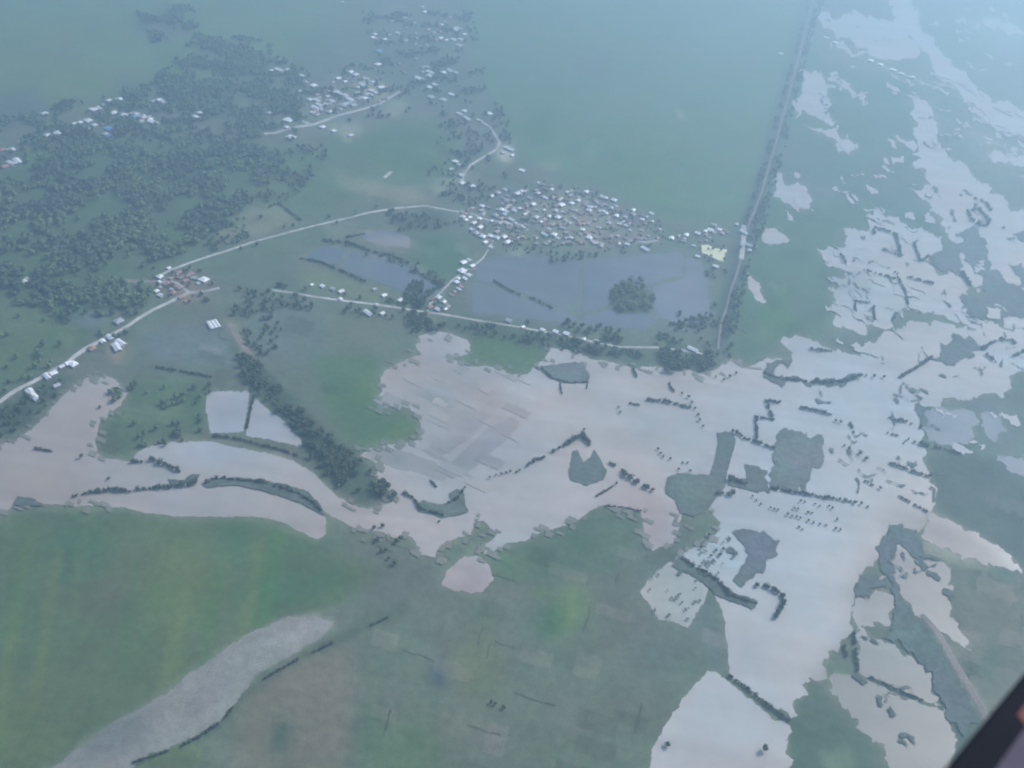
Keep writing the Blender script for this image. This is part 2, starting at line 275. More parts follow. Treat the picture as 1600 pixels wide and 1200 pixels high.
for poly, c, s, a in [
 ([(-240, 560), (210, 560), (220, 700), (520, 740), (600, 830), (500, 860), (-240, 830)], (.36, .315, .28), 30, .9),
 (ell(60, 740, 90, 40), (.34, .295, .26), 25, .8), (ell(270, 782, 50, 14), (.38, .31, .30), 10, .5), (ell(340, 710, 60, 14), (.35, .36, .38), 14, .8), (ell(260, 745, 14, 10), (.24, .27, .24), 6, .8),
 ([(580, 560), (690, 530), (780, 600), (800, 660), (720, 740), (640, 720), (600, 720), (660, 690), (650, 640), (590, 600)], (.35, .315, .285), 12, .9),
 (ell(655, 575, 45, 14), (.33, .31, .29), 8, .8), (ell(690, 545, 35, 18), (.34, .32, .31), 10, .8), (ell(790, 690, 60, 35, -25), (.36, .32, .31), 16, .7), (ell(680, 625, 34, 18, 20), (.21, .215, .2), 9, .8), (strip([(640, 590), (690, 612), (760, 640)], 9), (.4, .38, .37), 4, .6), (strip([(655, 700), (720, 730), (790, 690)], 6), (.37, .35, .34), 4, .5), (strip([(700, 750), (770, 690), (800, 655)], 5), (.2, .19, .18), 3, .5), (strip([(700, 590), (740, 600), (790, 630)], 5), (.21, .2, .19), 3, .4),
 ([(940, 770), (1000, 770), (1060, 790), (1060, 850), (1020, 865), (1000, 810), (940, 800)], (.345, .28, .26), 8, .9), (ell(1015, 840, 16, 9), (.33, .22, .2), 6, .6), (ell(1100, 730, 22, 14, -50), (.25, .22, .24), 7, .8), (ell(1040, 700, 90, 40), (.37, .36, .33), 25, .5),
 (ell(730, 905, 45, 30), (.32, .26, .25), 10, .9), (ell(715, 900, 12, 18, 40), (.4, .36, .34), 5, .8), ([(745, 870), (790, 835), (800, 845), (760, 880)], (.33, .36, .31), 5, .8),
 ([(1120, 560), (1700, 520), (1700, 600), (1500, 700), (1330, 900), (1150, 900)], (.36, .375, .375), 40, .8), ([(1130, 980), (1300, 900), (1330, 980), (1240, 1120), (1000, 1260)], (.37, .36, .345), 30, .8),
 ([(1330,980),(1500,1000),(1520,1260),(1280,1260),(1270,1060)], (.2, .2, .185), 14, 1), ([(1330,900),(1400,850),(1500,850),(1530,1040),(1440,980),(1330,990)], (.235,.225,.21), 12, 1), (ell(1280, 830, 60, 60), (.38, .41, .41), 30, .5), (ell(1420, 830, 40, 40), (.27, .26, .245), 16, .9), (ell(1500, 850, 80, 22, 30), (.235, .2, .19), 10, 1),  # shallow lower right water: greyer, with vignette darkening painted into its colour
 ([(1000, 880), (1060, 880), (1110, 920), (1080, 985), (1020, 970)], (.31, .335, .3), 6, .9), ([(1073, 800), (1170, 830), (1170, 910), (1060, 880)], (.36, .4, .385), 6, .7),
 (ell(1330, 480, 30, 35), (.38, .37, .355), 8, .7), (ell(1390, 470, 35, 40), (.35, .39, .36), 10, .7), ([(1300, 430), (1360, 425), (1365, 460), (1300, 455)], (.24, .26, .23), 7, .9), (ell(1320, 48, 25, 14), (.32, .37, .28), 8, .7), (ell(1285, 145, 14, 12), (.36, .38, .31), 6, .7),
 ([(320, 605), (480, 605), (480, 700), (320, 700)], (.35, .335, .33), 10, .9), (ell(350, 660, 25, 14), (.27, .27, .28), 8, .7)]: paint(WB, poly, c, s, a)
IS = np.ones(XX.shape+(3,))*np.array((.1, .118, .108))
for poly, c, s, a in [
 (ell(690, 790, 45, 25), (.11, .14, .115), 10, .8), (ell(1085, 770, 40, 35), (.12, .15, .12), 12, .9), (ell(920, 730, 30, 25), (.12, .145, .135), 8, .8), (ell(880, 580, 40, 18), (.14, .16, .15), 5, .9),
 (ell(1250, 720, 50, 50), (.15, .16, .155), 10, .9), (ell(1185, 860, 40, 40), (.12, .135, .15), 10, .9), (ell(1400, 870, 50, 50), (.11, .125, .13), 10, .8), (ell(1520, 400, 60, 60), (.12, .135, .14), 14, .9), (ell(1420, 990, 40, 60), (.1, .13, .11), 14, .9)]: paint(IS, poly, c, s, a)
def set_tint(me, cols):
    a = me.color_attributes.new('tint', 'FLOAT_COLOR', 'POINT')
    arr = np.ones((len(cols), 4), np.float32); arr[:, :3] = cols
    a.data.foreach_set('color', arr.ravel())
# ------------------------------------------------------------------ ground: one sheet out to the far distance
def build_ground():
    vs = []; cols = []
    for j in range(NYg):
        for i in range(NXg):
            p = gp(XX[j, i], YY[j, i]); vs.append((p.x, p.y, 0.0)); cols.append(G[j, i])
    fs = [(j*NXg+i, (j+1)*NXg+i, (j+1)*NXg+i+1, j*NXg+i+1) for j in range(NYg-1) for i in range(NXg-1)]
    ring = [i for i in range(NXg)] + [j*NXg+NXg-1 for j in range(1, NYg)] + [(NYg-1)*NXg+i for i in range(NXg-2, -1, -1)] + [j*NXg for j in range(NYg-2, 0, -1)]
    c = gp(800, 500); prev = ring
    for sc in (1.15, 3.5):
        new = []
        for k in ring:
            x, y, _ = vs[k]; new.append(len(vs)); vs.append((c.x+(x-c.x)*sc, c.y+(y-c.y)*sc, 0.0)); cols.append(np.array(GRN)*(.9+.2*random.random()))
        n = len(ring)
        for k in range(n): fs.append((prev[k], prev[(k+1) % n], new[(k+1) % n], new[k]))
        prev = new
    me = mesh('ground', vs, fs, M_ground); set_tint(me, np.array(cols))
    bm = bmesh.new(); bm.from_mesh(me); bmesh.ops.recalc_face_normals(bm, faces=bm.faces)
    if sum(f.normal.z for f in bm.faces) < 0: bmesh.ops.reverse_faces(bm, faces=bm.faces)
    bm.to_mesh(me); bm.free()
    tag(link('ground', me), kind='structure')
def rough_edge(poly, step=5.0, amp=1.6, seed=0):
    out = []; n = len(poly)
    for i in range(n):
        x1, y1 = poly[i]; x2, y2 = poly[(i+1) % n]; L = math.hypot(x2-x1, y2-y1); k = max(1, int(L/step))
        for q in range(k):
            t = q/k; x = x1+(x2-x1)*t; y = y1+(y2-y1)*t
            a = amp*(noise.noise((x*.06, y*.06, seed))*1.1+noise.noise((x*.21, y*.21, seed+9))*1.1+noise.noise((x*.6, y*.6, seed+3))*.9)
            b = amp*(noise.noise((x*.06+50, y*.06, seed))*1.1+noise.noise((x*.21+50, y*.21, seed+9))*1.1+noise.noise((x*.6+50, y*.6, seed+3))*.9)
            if x > 1150 and step < 6:
                k1 = min(1, (x-1150)/60)*math.ceil(noise.noise((x*.07, y*.07, 3.3))*3-.5)*4.2; k2 = min(1, (x-1150)/60)*math.ceil(noise.noise((x*.07, y*.07, 8.1))*3-.5)*3.4
                a += k1*.94-k2*.2; b += k1*.34+k2*.97
            out.append((x+a, y+b))
    return out
def pip(x, y, poly):
    c = False; n = len(poly)
    for i in range(n):
        x1, y1 = poly[i]; x2, y2 = poly[(i+1) % n]
        if (y1 > y) != (y2 > y) and x < (x2-x1)*(y-y1)/(y2-y1)+x1: c = not c
    return c
def sheet(name, polys, z, mat, ras, amp=2.0, step=3, grid=14, dz=0.008):
    vs, fs, cols = [], [], []
    for q, poly in enumerate(polys):
        e = rough_edge(poly, step, amp, q*3.7+z)
        n = len(e); P = [Vector(p) for p in e]
        xs = [p[0] for p in e]; ys = [p[1] for p in e]
        y = min(ys)+grid/2
        while y < max(ys):
            x = min(xs)+grid/2
            while x < max(xs):
                if pip(x, y, e): P.append(Vector((x+random.uniform(-2, 2), y+random.uniform(-2, 2))))
                x += grid
            y += grid
        rv, re, rf, *_ = delaunay_2d_cdt(P, [], [list(range(n))], 1, 1e-4)
        o = len(vs)
        for v in rv:
            p = gp(v.x, v.y, z+dz*q); vs.append((p.x, p.y, z+dz*q)); cols.append(sample(ras, v.x, v.y))
        for f in rf: fs.append(tuple(o+i for i in f))
    me = mesh(name, vs, fs, mat); set_tint(me, np.array(cols))
    bm = bmesh.new(); bm.from_mesh(me)
    for f in bm.faces:
        if f.normal.z < 0: f.normal_flip()
    bm.to_mesh(me); bm.free()
    return tag(link(name, me), kind='structure')
# ------------------------------------------------------------------ flood water
MAIN = [(-60,702),(20,690),(50,670),(75,645),(95,622),(118,600),(140,588),(168,588),(192,603),(200,615),(190,633),(172,645),(156,660),(152,680),(150,708),(165,716),(205,722),(215,708),(235,697),(265,691),(335,690),(370,700),(410,706),(440,713),(470,727),(490,740),(508,756),(522,772),(545,787),(572,794),(598,788),(622,781),
 (612,770),(600,757),(588,745),(592,722),(563,712),(578,700),(600,697),(620,692),(650,690),(662,672),(652,652),(640,637),(612,632),(600,638),(583,625),(598,610),(595,590),(600,578),(640,560),(655,555),(650,540),(655,525),(675,518),(705,520),(730,530),(735,555),(705,562),(735,573),(775,572),(800,585),(825,586),(832,575),(850,562),(862,545),(885,545),(900,552),(920,560),(960,566),(990,577),(1025,572),(1060,578),(1100,582),(1120,575),(1138,560),(1165,575),(1185,570),(1203,559),(1230,561),(1240,566),(1236,548),(1222,536),(1240,523),(1262,530),(1285,541),(1320,548),(1340,558),(1345,542),(1370,532),(1400,518),(1425,507),(1470,503),(1490,512),(1505,508),(1520,497),(1560,505),(1600,515),(1700,520),
 (1700,560),(1600,572),(1585,580),(1575,612),(1540,618),(1500,622),(1450,632),(1436,650),(1440,690),(1446,705),(1452,745),(1460,765),(1457,795),(1440,830),(1425,832),(1400,815),(1385,820),(1375,850),(1366,880),(1345,900),(1337,930),(1330,960),(1325,985),(1302,1020),(1290,1040),(1290,1062),(1275,1062),(1262,1058),(1260,1085),(1245,1095),(1237,1120),(1180,1085),(1150,1062),(1140,1052),(1136,1000),(1128,955),(1118,932),(1100,905),(1062,872),(1073,862),(1100,848),(1120,832),(1125,815),(1105,795),(1065,800),(1062,825),(1052,848),(1020,860),(1003,838),(1005,810),(1000,800),(945,790),(935,792),(915,805),(890,818),(850,830),(820,845),(795,848),(780,857),(762,868),(748,862),(775,835),(755,812),(740,818),(735,835),(710,842),(690,850),(680,870),(655,867),(650,845),(640,838),(615,840),(600,832),(565,830),(545,820),(520,808),(508,800),(510,832),(497,842),(482,838),(460,825),(430,812),(400,808),(280,806),(220,800),(180,791),(110,790),(70,788),(45,780),(22,790),(0,806),(-60,812)]
POLYW = [MAIN,
 [(690,915),(700,890),(725,870),(745,868),(765,885),(770,905),(755,925),(735,928),(710,922)],
 [(1000,925),(1015,903),(1045,880),(1058,878),(1085,897),(1110,912),(1100,940),(1075,980),(1050,972),(1030,968)],
 [(1105,1048),(1118,1050),(1140,1066),(1180,1098),(1230,1135),(1235,1160),(1232,1300),(1000,1300),(1020,1170),(1040,1132),(1070,1090)],
 [(1338,990),(1352,984),(1375,998),(1400,1012),(1430,1028),(1446,1046),(1456,1075),(1470,1102),(1440,1096),(1400,1078),(1360,1060),(1338,1048)],
 [(1300,1050),(1345,1058),(1400,1084),(1440,1101),(1476,1112),(1494,1150),(1484,1240),(1400,1225),(1380,1170),(1350,1138),(1322,1112),(1296,1082),(1290,1062)],
 [(1336,985),(1328,960),(1337,932),(1352,930),(1378,918),(1392,930),(1398,955),(1388,978),(1360,976)],
 [(1374,902),(1392,880),(1398,862),(1412,850),(1440,866),(1462,876),(1484,892),(1488,925),(1482,950),(1500,985),(1512,1020),(1488,1000),(1462,982),(1440,962),(1425,955),(1412,930),(1396,904)],
 [(1455,800),(1470,803),(1530,838),(1580,868),(1600,898),(1560,885),(1500,866),(1440,840)],
 [(325,612),(390,611),(383,655),(380,674),(330,676),(322,640)],
 [(398,622),(420,640),(450,665),(472,690),(470,699),(430,690),(385,680),(392,640)],
 # flooded fields to the north-east
 [(1283,14),(1296,20),(1300,35),(1330,20),(1360,27),(1395,38),(1400,25),(1380,-20),(1420,-20),(1440,40),(1460,65),(1478,88),(1505,115),(1530,140),(1560,160),(1610,172),(1610,215),(1560,205),(1530,178),(1500,145),(1475,130),(1460,105),(1445,85),(1430,72),(1432,85),(1415,92),(1390,96),(1362,88),(1343,75),(1320,60),(1280,42)],
 [(1256,105),(1264,120),(1290,118),(1296,130),(1297,150),(1300,168),(1288,172),(1311,190),(1295,194),(1270,180),(1252,173),(1242,188),(1246,160),(1256,147),(1258,130),(1252,118)],
 [(1300,120),(1318,124),(1340,143),(1357,155),(1350,158),(1320,142),(1300,128)],
 [(1258,192),(1280,200),(1305,207),(1330,215),(1338,235),(1333,243),(1312,238),(1302,216),(1270,203)],
 [(1212,262),(1218,275),(1232,288),(1250,290),(1262,300),(1270,331),(1240,322),(1212,306),(1209,280)],
 [(1195,357),(1225,365),(1235,380),(1195,377)],
 [(1170,425),(1183,440),(1200,472),(1185,472),(1168,450)],
 [(1427,145),(1440,150),(1450,175),(1468,190),(1465,215),(1475,240),(1500,250),(1520,270),(1545,295),(1575,322),(1610,330),(1700,360),(1700,460),(1600,462),(1560,440),(1530,424),(1503,415),(1494,392),(1490,375),(1480,368),(1465,340),(1447,315),(1440,300),(1450,285),(1445,268),(1425,258),(1430,250),(1432,215),(1430,195)],
 [(1400,212),(1415,218),(1430,226),(1430,236),(1400,222)],
 [(1318,355),(1340,362),(1360,358),(1366,345),(1400,352),(1430,362),(1470,372),(1478,385),(1455,395),(1448,415),(1462,425),(1500,428),(1515,445),(1512,462),(1498,455),(1503,475),(1508,498),(1490,502),(1450,486),(1418,480),(1403,492),(1382,510),(1365,505),(1352,524),(1302,505),(1303,460),(1310,445),(1325,425),(1290,410),(1278,392),(1310,395),(1322,385),(1325,375)],
 [(1352,322),(1380,335),(1410,345),(1432,358),(1405,352),(1375,342)],
 [(1500,413),(1518,416),(1532,430),(1525,444),(1512,436)],[(1538,443),(1562,446),(1572,460),(1545,466),(1530,452)],[(1540,485),(1560,483),(1560,495),(1542,495)],
 [(1572,496),(1610,486),(1700,490),(1700,510),(1600,512),(1570,505)],
 [(1290,62),(1320,70),(1350,85),(1340,86),(1310,76)], [(1540,238),(1600,245),(1610,262),(1560,255)], [(1530,25),(1600,45),(1610,58),(1550,42)],
]
margins(); G *= np.array((1.03, 1.1, .84)); build_ground()
_r = random.Random(12)
def cell(x, y, a, b): return [(x, y), (x+a*.94, y+a*.33), (x+a*.94+b*.22, y+a*.33+b*.97), (x+b*.22, y+b*.97)]
for cx, cy in [(1290,108),(1320,132),(1272,150),(1300,200),(1240,268),(1355,152),(1440,130),(1468,230),(1490,252),(1436,290),(1455,330),(1520,280),(1560,310),(1370,325),(1410,335),(1345,350),(1440,360),(1305,392),(1318,415),(1305,440),(1300,470),(1490,440),(1560,392),(1585,400),(1560,455),(1590,430),(1530,40),(1560,30),(1500,20),(1580,100),(1545,80),(1500,185),(1580,232),(1555,215),(1330,60),(1310,72),(1400,215),(1395,240),(1230,330),(1190,372),(1245,300),(1560,640),(1470,640),(1500,690),(1590,540)]+[(_r.uniform(1300, 1600), _r.uniform(5, 330)) for _ in range(26)]+[(_r.uniform(1290, 1600), _r.uniform(330, 560)) for _ in range(30)]:
    for k in range(_r.choice([1, 2, 2, 3])):
        f = .55+cy/900; POLYW.append(cell(cx+_r.uniform(-16, 12), cy+_r.uniform(-9, 9), _r.uniform(6, 22)*f, _r.uniform(3, 9)*f))
for k in range(26):
    cx = _r.uniform(1450, 1600); POLYW.append(cell(cx, (cx-1450)*.5+_r.uniform(60, 200), _r.uniform(14, 40), _r.uniform(1.5, 4)))
sheet('flood_water', POLYW, 0.3, M_water, WB)
MUD = np.ones(XX.shape+(3,))*np.array((.345, .31, .28))
for poly, c, s_, a in [(ell(760, 690, 60, 40), (.3, .265, .255), 10, 1), (ell(690, 720, 60, 30), (.27, .25, .235), 12, .8), (ell(610, 715, 30, 20), (.25, .245, .23), 6, 1), (ell(1060, 820, 30, 40), (.26, .22, .21), 8, 1), (ell(1420, 1100, 80, 80), (.17, .175, .165), 10, 1)]: paint(MUD, poly, c, s_, a)
BED = np.ones(XX.shape+(3,))*np.array((.225, .22, .195))
for poly, c, s_, a in [([(400, 985), (490, 962), (520, 975), (470, 1005), (410, 1020)], (.265, .265, .24), 8, .9), (ell(330, 1080, 50, 18, -30), (.2, .195, .185), 8, .8), (ell(180, 1150, 70, 25, -30), (.15, .16, .15), 12, .8)]: paint(BED, poly, c, s_, a)
sheet('river_bed', [[(-20,1290),(60,1215),(140,1158),(178,1128),(232,1100),(262,1082),(300,1050),(318,1036),(345,1020),(382,992),(420,976),(452,962),(492,964),(522,972),(512,990),(478,1012),(436,1034),(404,1050),(384,1076),(366,1102),(338,1130),(300,1152),(262,1168),(226,1182),(196,1206),(150,1290)]], .12, M_ground, BED, amp=3, grid=12)
_r = random.Random(21); PC = {.84: [], 1.16: [], .62: []}
for k in range(150):
    x, y = _r.choice([(_r.uniform(330, 720), _r.uniform(330, 700)), (_r.uniform(560, 1130), _r.uniform(840, 1190)), (_r.uniform(1130, 1300), _r.uniform(380, 560)), (_r.uniform(0, 350), _r.uniform(480, 720)), (_r.uniform(350, 740), _r.uniform(200, 340)), (_r.uniform(1440, 1600), _r.uniform(640, 1100))])
    f = .35+y/850; a_ = _r.uniform(18, 50)*f; b_ = _r.uniform(10, 30)*f; q = _r.choice([.84, 1.16])
    if k % 3 == 0: PC[.62].append([(x, y), (x+a_*.95, y+a_*.3), (x+a_*.95, y+a_*.3+1.6*f), (x, y+1.6*f)] if _r.random() < .6 else [(x, y), (x+1.7*f, y), (x+1.7*f-.25*b_, y+b_), (x-.25*b_, y+b_)])
    else: PC[q].append([(x, y), (x+a_*.95, y+a_*.3), (x+a_*.95-.25*b_, y+a_*.3+b_), (x-.25*b_, y+b_)])
for q, z_ in ((.84, .03), (1.16, .08), (.62, .16)):
    sheet('field', PC[q], z_, M_ground, G*q*(np.array((1.12, 1, 1.05)) if q > 1 else 1), amp=1.6, grid=16, dz=.0007)
_b = rough_edge(MAIN, 9, 1, 4)
SHORE = []; SH2 = []; SH3 = []
for k in range(34):
    x, y = _r.uniform(595, 800), _r.uniform(560, 745); a_, b_ = _r.uniform(14, 46), _r.uniform(8, 22)
    if y > 620 and x < 660: continue
    (SH2 if k % 2 else SH3).append([(x, y), (x+a_*.9, y+a_*.42), (x+a_*.9-.7*b_, y+a_*.42+.7*b_), (x-.7*b_, y+.7*b_)] if k % 3 else [(x, y), (x+a_*.9, y+a_*.42), (x+a_*.9, y+a_*.42+1.6), (x, y+1.6)])
for x, y in _b:
    if x < 1150 and 500 < y < 880 and not (200 < x < 520):
        for k in range(_r.choice([0, 1, 2])):
            f = .4+y/1100; a_, b_ = _r.uniform(4, 15)*f, _r.uniform(3, 8)*f; cx, cy = x+_r.gauss(-a_/2, 7), y+_r.gauss(-b_/2, 5)
            SHORE.append([(cx, cy), (cx+a_*.9, cy+a_*.35), (cx+a_*.9-.4*b_, cy+a_*.35+b_), (cx-.4*b_, cy+b_)])
MG = G*.55+MUD*.32
sheet('mud_flat', SH2, .9, M_water, MUD*.93, amp=1.2, grid=12, dz=.0007); sheet('mud_flat', SH3, .95, M_water, MUD*1.1, amp=1.2, grid=12, dz=.0007)
sheet('wet_margin', SHORE, 1.2, M_water, MG, amp=1.2, grid=12, dz=.0007)
sheet('mud_flat', [[(650,572),(690,566),(722,596),(732,618),(700,608),(655,592),(636,584)],[(628,616),(655,620),(700,638),(742,640),(760,652),(740,680),(705,704),(690,712),(672,700),(664,676),(652,650),(640,634)],
 [(705,722),(740,690),(762,668),(800,652),(812,662),(790,690),(760,712),(742,732),(722,738)],[(566,714),(580,702),(606,700),(640,708),(680,722),(700,744),(690,752),(650,738),(612,730),(594,722)],[(748,640),(775,618),(784,628),(770,648),(760,655)],
 [(655,700),(668,702),(700,718),(704,724),(680,716)]], .5, M_water, MUD, amp=1.2, grid=10)
# land standing out of the flood
ISL = [
 [(1145,830),(1160,825),(1200,832),(1217,845),(1210,870),(1190,890),(1170,905),(1160,918),(1145,905),(1160,885),(1172,865),(1160,850)],
 [(1208,680),(1222,670),(1250,673),(1275,680),(1294,690),(1290,710),(1270,735),(1262,768),(1240,768),(1207,762),(1210,740),(1212,705)],
 [(1120,675),(1145,674),(1150,690),(1145,705),(1138,730),(1132,762),(1118,780),(1105,797),(1085,806),(1062,801),(1055,780),(1040,770),(1042,745),(1070,738),(1085,741),(1108,742),(1117,720),(1122,690)],
 [(1165,725),(1195,735),(1205,750),(1200,770),(1170,765),(1138,758),(1140,745),(1168,748)],
 [(895,705),(903,703),(906,712),(912,722),(922,716),(928,702),(938,717),(948,735),(943,748),(915,758),(892,750),(889,735)],
 [(835,572),(865,570),(898,565),(912,568),(922,588),(918,597),(880,598),(862,590)],
 [(1374,850),(1387,821),(1402,817),(1425,827),(1437,845),(1445,865),(1462,888),(1448,890),(1428,875),(1410,855),(1397,850),(1392,868),(1402,885),(1390,900),(1376,890),(1370,870)],
 [(1345,900),(1365,898),(1385,905),(1380,915),(1360,918),(1355,930),(1338,928)],
 [(1388,906),(1396,904),(1408,924),(1414,946),(1428,962),(1446,984),(1470,1016),(1496,1066),(1524,1126),(1512,1150),(1488,1130),(1472,1100),(1458,1072),(1448,1044),(1430,1024),(1404,1004),(1380,996),(1394,982),(1402,960),(1396,936)],
 [(650,790),(660,782),(690,788),(705,785),(702,770),(715,763),(725,772),(728,790),(732,800),(712,806),(690,808),(670,801),(655,799)],
 [(1505,352),(1520,350),(1532,368),(1542,385),(1550,405),(1552,425),(1530,428),(1520,420),(1508,405),(1500,385)],
 [(1450,398),(1478,385),(1497,392),(1503,412),(1498,425),(1475,422),(1455,412)],
 [(1530,424),(1560,420),(1580,440),(1600,455),(1700,462),(1700,492),(1590,492),(1560,502),(1520,490),(1502,478),(1495,458),(1520,462),(1545,468),(1528,445)],
 [(1490,520),(1520,530),(1542,545),(1500,565),(1472,569),(1455,560),(1475,545)],
 [(1580,412),(1600,415),(1650,430),(1600,450)],[(1588,362),(1610,365),(1610,378),(1595,372)],
 [(1190,578),(1197,568),(1215,564),(1240,560),(1240,568),(1218,571),(1204,577),(1212,585),(1235,590),(1262,592),(1325,590),(1345,586),(1320,600),(1290,604),(1262,600),(1225,597),(1198,592)],
 [(300,740),(312,742),(308,752),(270,757),(262,748),(285,750)],
 [(318,757),(332,748),(370,746),(405,749),(445,756),(482,768),(498,785),(510,806),(492,798),(470,786),(430,772),(400,764),(360,757),(322,762)],
 [(20,790),(28,775),(50,778),(70,790)],[(1050,885),(1062,868),(1092,888),(1120,903),(1142,925),(1182,938),(1182,950),(1145,940),(1120,930),(1090,902)],
 [(1425,628),(1457,634),(1448,645),(1440,668),(1436,645)],
]
for cx, cy in [(1345,372),(1450,402),(1490,482),(1560,472),(1430,250),(1455,300),(1540,340),(1395,855),(1400,360),(1470,212),(1345,500),(1330,30),(1400,60),(1440,90),(1280,160),(1290,30),(1500,300),(1475,450),(1420,470),(1520,545),(1440,610),(1480,590),(1570,560),(1410,690),(1430,720),(1440,770),(1350,930),(1360,1000),(1420,890),(1455,900),(1470,930),(1330,1060),(1400,1150),(1130,850),(1150,940)]:
    for k in range(_r.choice([1, 1, 2])):
        f = .5+cy/900; ISL.append(cell(cx+_r.uniform(-14, 10), cy+_r.uniform(-8, 8), _r.uniform(5, 15)*f, _r.uniform(2, 5)*f))
for k in range(110):          # thin broken bunds between the drowned plots
    cx, cy = _r.choice([(1360,400),(1420,440),(1340,470),(1500,300),(1540,360),(1460,380),(1400,620),(1330,700),(1250,640),(1400,740),(1470,540),(1550,520),(1380,1080),(1420,880),(1460,210),(1300,150),(1370,50)])
    cx += _r.gauss(0, 30); cy += _r.gauss(0, 20); f = .4+cy/900; L = _r.uniform(8, 26)*f
    ISL.append(cell(cx, cy, L, 1.3*f+.5) if _r.random() < .7 else cell(cx, cy, 1.5*f+.5, L*.7))
for k in range(46):          # reeds standing in the two squared plots
    if k < 28: cx, cy = 1056+_r.uniform(-42, 46), 925+_r.uniform(-42, 46)
    else: cx, cy = 1122+_r.uniform(-30, 34), 862+_r.uniform(-22, 38)
    if pip(cx, cy, POLYW[2]) or k >= 28: ISL.append(ell(cx, cy, _r.uniform(1.5, 5), _r.uniform(1, 2.6), _r.uniform(0, 180)))
sheet('raised_bank', ISL, 1.6, M_island, IS, amp=1.3, grid=10)
PD = np.ones(XX.shape+(3,))*np.array((.125, .15, .175))
for poly, c, s_, a in [(ell(1060, 470, 45, 45), (.165, .175, .2), 10, 1), (ell(880, 430, 70, 25), (.11, .135, .15), 16, .8), (ell(290, 540, 50, 20), (.12, .14, .16), 8, .8), (ell(1500, 665, 60, 40), (.19, .2, .225), 6, 1), (ell(1620, 735, 60, 40), (.17, .18, .2), 6, 1), (ell(620, 385, 60, 20), (.25, .225, .2), 5, 1), (ell(540, 430, 60, 22), (.17, .17, .15), 6, .5)]: paint(PD, poly, c, s_, a)
sheet('pond', [[(742,415),(775,404),(800,400),(860,404),(905,407),(902,470),(880,478),(838,466),(790,446),(745,438)], [(738,446),(790,455),(838,474),(880,486),(900,496),(895,508),(840,500),(780,492),(738,488)],
 [(912,408),(960,404),(1030,396),(1060,392),(1068,400),(1066,430),(1020,440),(1008,446),(985,440),(955,450),(950,475),(912,488)], [(1072,402),(1096,410),(1104,440),(1108,470),(1108,505),(1060,505),(1028,495),(1022,478),(1020,448),(1070,436)], [(912,494),(952,484),(975,492),(1010,490),(1024,502),(1010,515),(960,512),(912,506)],
 [(548,394),(600,401),(636,418),(680,448),(672,464),(640,460),(590,440),(532,420)], [(564,366),(612,360),(640,372),(640,388),(604,384),(570,376)], [(474,404),(502,384),(542,390),(526,412),(500,412)], [(1450,642),(1475,636),(1518,642),(1526,662),(1508,690),(1480,698),(1452,690),(1444,664)], [(1556,704),(1600,716),(1660,730),(1660,765),(1596,748),(1566,728)], [(1530,650),(1560,646),(1576,672),(1550,690),(1534,672)]], .4, M_water, PD, amp=1.4, grid=12)
sheet('bare_yard', [[(1095,383),(1107,382),(1115,388),(1137,390),(1130,410),(1121,405),(1108,400),(1097,395)]], .5, flat_mat('pale_sand', (.68, .66, .42)), IS, amp=.6)
# ------------------------------------------------------------------ roads
def road(name, pts, wm, z, mat, amp=.8, seed=0):
    P = []
    for i in range(len(pts)-1):
        a, b = gp(*pts[i]), gp(*pts[i+1]); k = max(1, int((b-a).length/12))
        for q in range(k): P.append(a.lerp(b, q/k))
    P.append(gp(*pts[-1])); vs = []
    for i, p in enumerate(P):
        d = (P[min(i+1, len(P)-1)]-P[max(i-1, 0)]).normalized(); n = Vector((-d.y, d.x, 0))
        o = noise.noise((p.x*.01, p.y*.01, seed))*2.5*amp; ww = wm/2*(1+.25*noise.noise((p.x*.03, p.y*.03, seed+5)))
        for s, zz in ((-1.35, 0.02), (-1, z), (1, z), (1.35, 0.02)): q = p+n*(s*ww+o); vs.append((q.x, q.y, zz))
    fs = []
    for i in range(len(P)-1):
        for k in range(3): fs.append((i*4+k, i*4+4+k, i*4+5+k, i*4+1+k))
    me = mesh(name, vs, fs, mat)
    bm = bmesh.new(); bm.from_mesh(me)
    for f in bm.faces:
        if f.normal.z < 0: f.normal_flip()
    bm.to_mesh(me); bm.free()
    return tag(link(name, me), kind='structure')
R1 = [(-30,645),(0,627),(24,610),(51,597),(67,588),(88,576),(105,568),(118,556),(135,544),(157,532),(177,521),(198,510),(219,496),(240,484),(268,470),(295,457),(322,455),(343,450)]
R2 = [(249,432),(262,424),(297,410),(330,399),(400,377),(430,369),(480,355),(545,340),(575,332),(620,325),(665,321.5),(705,329),(740,335),(765,345)]
R4 = [(425,453),(455,457),(490,463),(540,470),(565,473),(620,480),(665,488),(690,491),(730,498),(760,503),(800,509),(850,518),(890,525),(930,535),(970,542),(1025,543),(1070,548),(1098,553)]
R5 = [(668,487),(672,474),(682,463),(694,450),(706,438),(722,426),(740,415),(755,403),(765,388),(771,374)]
R6 = [(1285,-60),(1268,10),(1250,80),(1232,150),(1212,225),(1190,300),(1170,350),(1163,375),(1158,405),(1152,425),(1143,450),(1136,478),(1127,505),(1122,545)]
R7 = [(745,185),(765,198),(780,222),(775,233),(757,244),(735,258),(724,272),(721,286)]
R8 = [(413,209),(430,208),(445,203),(464,198),(488,195),(505,189),(529,180),(550,175),(569,170),(593,162),(613,150),(625,143)]
